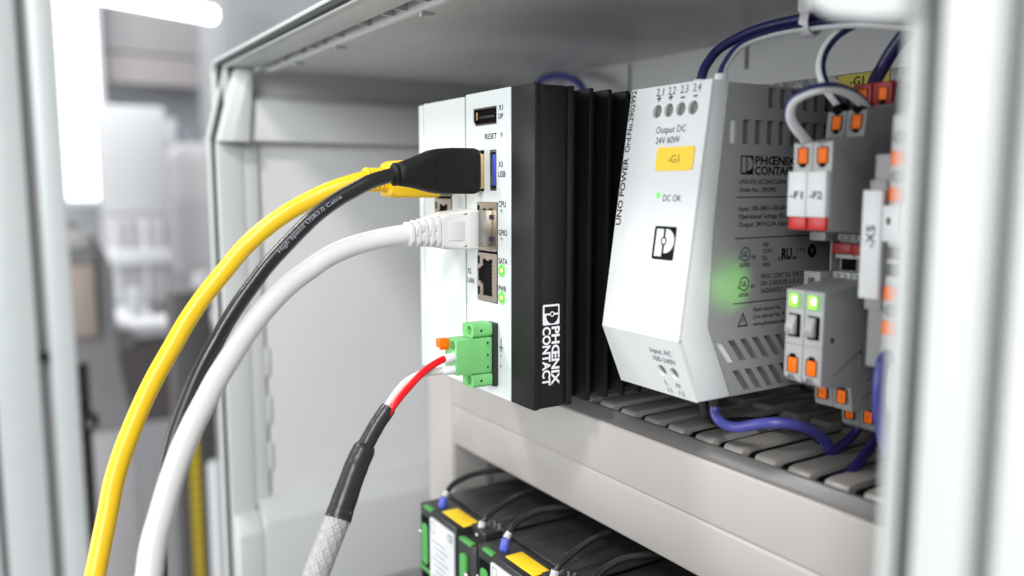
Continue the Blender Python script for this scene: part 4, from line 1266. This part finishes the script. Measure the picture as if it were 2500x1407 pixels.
# ------------------------------------------------------------------ black modules under the duct
def module(x0, label, first):
    m = thing('power_module', label, 'module', (x0 + 24, 200, -230), 'black modules with green strips under the duct')
    x1 = x0 + 47.6
    xm = x0 + 32.5
    MB().box(x0, xm, 150, 250, -225, -134.6).build('housing', M_MURR, m, bevel=0.6)
    MB().box(xm + 0.05, x1, 150.4, 250, -225, -137.4).build('housing', M_MURR, m, bevel=0.6)
    # recessed top behind a front ridge
    MB().box(x0 + 0.5, x1 - 0.3, 163, 249, -134.5, -133.2).build('top_cover', M_MURR, m, bevel=0.5)
    MB().box(x0 + 1.6, x0 + 9.5, 149.5, 149.97, -215, -139.5).build('strip_bed', M_DARK, m)
    MB().prism(rr_at(x0 + 3.2, x0 + 8.4, -160, -142, 2.0, 4), XZ, 148.9, 149.45).build('green_strip', M_MGREEN, m, bevel=0.15)
    MB().box(x0 + 4.0, x0 + 11.0, 149.4, 151.6, -135.6, -134.4).build('green_edge', M_MGREEN, m, bevel=0.3)
    MB().box(x0 + 0.2, x0 + 10.5, 149.2, 152, -163.4, -161.6).build('green_edge', M_MGREEN, m, bevel=0.3)
    lb = MB().prism(rr_at(x0 + 10.6, xm - 1.0, -190, -137.4, 0.8, 3), XZ, 149.2, 149.9).build('label_plate', M_LABEL, m)
    lf = plane((0, 149.2, 0), (1, 0, 0), (0, 0, 1))
    for p in (rect(x0 + 11.6, x0 + 15.0, -143.4, -143.1), rect(x0 + 11.6, x0 + 15.0, -138.9, -138.6), rect(x0 + 11.6, x0 + 11.9, -143.4, -138.6), rect(x0 + 14.7, x0 + 15.0, -143.4, -138.6)):
        flat(lb, 'printed_frame', p, lf, M_INKG)
    text(lb, 'CE', 3.0, lf, M_INKG, x0 + 26.6, -141.9, width=4.2)
    for k in range(7):
        flat(lb, 'printed_line', rect(x0 + 13 + (k % 3), x0 + 24 + 2.4 * (k % 2), -147.0 - 2.5 * k, -146.2 - 2.5 * k), lf, mat('faint_print', (0.36, 0.36, 0.40), 0.6))
    MB().prism(rr_at(xm + 4.2, xm + 8.8, -170, -142.5, 2.2, 4), XZ, 149.0, 150.3).build('green_strip', M_MGREEN, m, bevel=0.15)
    MB().box(xm + 3.0, xm + 12.0, 149.6, 152.0, -138.2, -136.9).build('green_edge', M_MGREEN, m, bevel=0.3)
    MB().cyl((xm + 9.0, 149.9, -150.5), (xm + 9.0, 148.4, -150.5), 1.7, 1.3, 16).build('screw', M_SCREW, m, bevel=0.3)
    MB().cyl((x0 + 0.8, 150.2, -147.5), (x0 + 0.8, 148.8, -147.5), 1.3, 1.0, 16).build('screw', M_SCREW, m, bevel=0.3)
    MB().box(x0 + 15.5, xm + 1.4, 152.6, 159.8, -134.55, -134.05).build('yellow_tag', M_YELL, m, bevel=0.2)
    MB().cyl((x0 + 9.5, 155.6, -135), (x0 + 9.2, 156.8, -130.6), 1.8, 1.6, 16).build('wire_collar', M_BLUEC, m, bevel=0.2)
    MB().cyl((x0 + 9.2, 156.8, -130.6), (x0 + 9.0, 158.4, -128.8), 1.4, 1.2, 16).build('wire_collar', mat('clear_collar', (0.45, 0.45, 0.46), 0.3), m)
    MB().box(xm + 1.8, xm + 13.5, 155.5, 166, -137.3, -133.4).build('clip_block', M_MURR, m, bevel=0.5)
    for k in range(3):
        MB().cyl((xm + 3.5 + 3.9 * k, 163.5, -133.4), (xm + 3.5 + 3.9 * k, 163.0, -132.0), 1.0, 0.8, 12).build('contact_stud', M_SCREW, m)
    MB().cyl((xm + 6.6, 156.6, -137), (xm + 6.2, 158.6, -131.6), 1.6, 1.5, 14).build('wire_collar', mat('clear_collar', (0.45, 0.45, 0.46), 0.3), m)
    MB().tube([(x0 + 9.1, 157.8, -129.6), (x0 + 7.4, 163, -126.4), (x0 + 6.8, 175, -124.4), (x0 + 12, 192, -124.2), (x0 + 18, 215, -126)], 1.25, 12, 8).build('lead', M_BCAB, m)
    MB().tube([(xm + 6.3, 158.0, -132.8), (xm + 5.4, 163, -129.4), (xm + 3.6, 178, -125.4), (xm + 3.0, 200, -124.4), (xm + 2, 225, -126)], 1.2, 12, 8).build('lead', M_BCAB, m)
    for k in range(3):
        MB().tube([(x0 + 26 + 6 * k, 172, -133.2), (x0 + 27.6 + 6 * k, 171.2, -132.6), (x0 + 29.4 + 6 * k, 172, -133.2)], 0.35, 8, 6).build('cover_rib', M_MURR, m)
    return m


module(-312.0, 'black power module with green strips and white label, the leftmost under the duct', True)
module(-262.2, 'black power module with its yellow tag at the bottom edge of the view', False)
module(-212.4, 'black power module in the dark farthest right under the duct', False)

# ================================================================== THE HALL, out of focus
M_ALU = mat('aluminium_profile', (0.74, 0.78, 0.78), 0.42, metal=0.15)
M_ALUG = mat('aluminium_groove', (0.42, 0.40, 0.41), 0.55)
post = thing('aluminium_post', 'tall pale aluminium profile post at the left edge', 'post', (-930, 15, -1200))
MB().box(-990, -915, -54, 63, -1200, 900).build('core', M_ALUG, post)
for y0, y1 in ((-58, -8), (-3, 34), (44, 66)):
    MB().box(-914.95, -900, y0, y1, -1200, 900).build('profile_lip', M_ALU, post, bevel=2.0)
for y in (-5.5, 39):
    MB().cyl((-914, y, -164), (-904, y, -164), 5.0, 4.0, 16).build('slot_nut', M_GASKET, post)

rk = thing('perforated_rail', 'dark perforated rail with a round steel knob behind the aluminium post', 'rail', (-1000, 72, -1200))
MB().box(-1010, -1000, 62, 84, -1200, -190).build('rail', mat('rail_dark', (0.12, 0.115, 0.11), 0.6), rk)
h0 = None
for k in range(16):
    if h0 is None:
        h0 = MB().box(-999.9, -999, 69, 77, -214, -206).build('perforation', mat('rail_tan', (0.26, 0.235, 0.20), 0.6), rk)
    else:
        share(h0, rk, dz=-18 * k)
MB().cyl((-999, 80, -254), (-985, 80, -254), 11, 10, 20).build('knob', M_GASKET, rk, bevel=2)
MB().cyl((-984.9, 80, -254), (-982, 80, -254), 5.5, 4.5, 20).build('knob_bolt', M_SCREW, rk, bevel=1)

win = thing('lit_window', 'tall overexposed window far behind on the left', 'window', (-3500, 300, -50))
MB().box(-3500, -3490, 235, 385, -50, 950).build('pane', mat('window_glow', (1, 1, 1), 0.5, emit=1.6, ecol=(0.95, 1.0, 1.0)), win)
MB().box(-3510, -3501, 215, 405, -70, 980).build('frame', M_WALL, win)

tube_o = thing('tube_lamp', 'glowing fluorescent tube hanging in the upper left', 'lamp', (-2200, 380, 400))
MB().cyl((-2200, 150, 452), (-2200, 518, 421), 19, 19, 20).build('tube', mat('tube_glow', (1, 1, 1), 0.5, emit=6.0, ecol=(0.97, 1.0, 1.0)), tube_o, bevel=12, seg=4)
MB().box(-2215, -2185, 300, 306, 430, 900).build('hanger', M_ALU, tube_o)

M_BG1 = mat('bg_grey', (0.52, 0.51, 0.53), 0.6)
M_BG2 = mat('bg_dark_grey', (0.24, 0.235, 0.245), 0.6)
M_BG3 = mat('bg_tan', (0.46, 0.38, 0.33), 0.6)
M_BG4 = mat('bg_pale', (0.72, 0.73, 0.75), 0.55)
bm_ = thing('roof_beam', 'blurred grey beam crossing the far wall', 'beam', (-3700, 600, 400))
MB().box(-3700, -3600, 405, 800, 400, 510).build('web', mat('beam_grey', (0.46, 0.43, 0.43), 0.6), bm_)
MB().box(-3720, -3610, 405, 800, 520, 680).build('panel', mat('beam_panel', (0.42, 0.415, 0.43), 0.6), bm_)
col_ = MB().box(-3100, -3000, 660, 760, -1200, 900)
tag(col_.build('column', mat('column_grey', (0.36, 0.37, 0.39), 0.6), bevel=10), 'blurred pale column beside the top corner of the cabinet', 'column')

mc = thing('machine_tool', 'blurred dark machine with an arched hood left of the cables', 'machine', (-1600, 130, -1200))
arch = [(60, -420), (60, -40)] + [(60 + 118 * math.sin(math.radians(a)), -160 + 120 * math.cos(math.radians(a))) for a in range(0, 91, 10)] + [(178, -300), (196, -420)]
MB().prism(arch, YZ, -1700, -1560).build('hood', mat('machine_dark', (0.27, 0.265, 0.275), 0.6), mc, bevel=6)
MB().box(-1559, -1550, 98, 146, -104, -72).build('display', mat('machine_pale', (0.50, 0.49, 0.50), 0.5), mc, bevel=3)
MB().box(-1559, -1545, 96, 150, -128, -106).build('gap', M_BG2, mc)
MB().box(-1559, -1540, 90, 148, -250, -130).build('door', M_BG3, mc, bevel=3)
MB().box(-1700, -1560, 55, 200, -1200, -421).build('base', M_BG1, mc, bevel=6)

wb = thing('work_bench', 'blurred work bench with pale boxes in the middle distance', 'bench', (-2300, 300, -1200))
MB().box(-2500, -1950, 195, 520, -330, -300).build('bench_top', M_BG4, wb, bevel=5)
MB().box(-2480, -1960, 205, 505, -520, -331).build('drawer', mat('bench_dark', (0.19, 0.165, 0.165), 0.6), wb)
MB().box(-2480, -1960, 205, 505, -1200, -521).build('skirt', M_BG4, wb)
bx1 = thing('instrument', 'blurred pale instrument with upright bars on the bench', 'instrument', (-2350, 340, -300))
MB().box(-2400, -2300, 250, 400, -300, -70).build('case', mat('instr_grey', (0.56, 0.555, 0.575), 0.6), bx1, bevel=6)
for k, y in enumerate((268, 300, 334, 372)):
    MB().box(-2299, -2290, y, y + 13, -290, -85).build('bar', M_BG1 if k % 2 else M_BG4, bx1, bevel=2)
MB().box(-2298, -2250, 230, 400, -196, -160).build('arm', M_BG4, bx1, bevel=8)
MB().box(-2400, -2300, 250, 405, -69, 200).build('upper_case', M_BG4, bx1, bevel=8)
bx2 = MB().prism(rr_at(470, 640, -300, 130, 60, 6), YZ, -2750, -2600)
tag(bx2.build('cabinet', mat('far_cabinet', (0.58, 0.57, 0.59), 0.6), bevel=8), 'blurred grey cabinet close to the cabinet edge', 'cabinet')
sv = MB().cyl((-1720, 160, -262), (-1700, 225, -285), 26, 20, 20)
tag(sv.build('clamp_handle', M_BG4, bevel=4), 'blurred pale handle under the arched machine', 'handle')

hz = thing('hazard_post', 'black post with a yellow stripe behind the white cable', 'post', (-1010, 190, -1200))
MB().box(-1040, -1000, 172, 216, -1200, -120).build('post', mat('post_black', (0.075, 0.07, 0.072), 0.5), hz, bevel=3)
h0 = None
for k in range(24):
    if h0 is None:
        h0 = MB().prism([(183, -300), (194, -296), (194, -286), (183, -290)], YZ, -999.9, -997).build('yellow_mark', mat('hazard_yellow', (0.62, 0.46, 0.02), 0.5), hz)
    else:
        share(h0, hz, dz=-13.5 * k)
gt = MB().cyl((-900, 188, -1200), (-900, 190, -292), 7.5, 7.5, 20)
tag(gt.build('pipe', M_BG4, bevel=3), 'slim pale pipe between the black post and the cabinet', 'pipe')

shf = thing('storage_shelf', 'blurred shelf with small boxes on the far wall', 'shelf', (-3400, 560, 150))
MB().box(-3500, -3380, 420, 760, 150, 165).build('board', M_BG1, shf)
MB().box(-3500, -3380, 420, 760, 20, 35).build('board', M_BG1, shf)
for i, (y, w, h, c) in enumerate(((430, 60, 70, (0.60, 0.62, 0.66)), (505, 40, 50, (0.50, 0.27, 0.22)), (560, 75, 90, (0.68, 0.70, 0.70)), (650, 45, 60, (0.30, 0.33, 0.38)))):
    o = MB().box(-3480, -3400, y, y + w, 165.2, 165 + h).build('storage_box', mat('box_colour_%d' % i, c, 0.6), bevel=3)
    tag(o, ['blurred pale blue-grey box on the far shelf', 'blurred reddish box on the far shelf', 'blurred large white box on the far shelf',
            'blurred dark box at the end of the far shelf'][i], 'box', 'boxes on the far shelf')
for i, (y, w, h, c) in enumerate(((270, 26, 60, (0.62, 0.64, 0.66)), (318, 30, 34, (0.20, 0.20, 0.22)), (420, 46, 88, (0.55, 0.54, 0.56)))):
    o = MB().box(-2150, -2090, y, y + w, -299.8, -300 + h).build('bench_box', mat('bench_box_%d' % i, c, 0.6), bevel=3)
    tag(o, ['blurred pale tin on the work bench', 'blurred small black box on the work bench', 'blurred tall grey box on the work bench'][i], 'box', 'boxes on the bench')
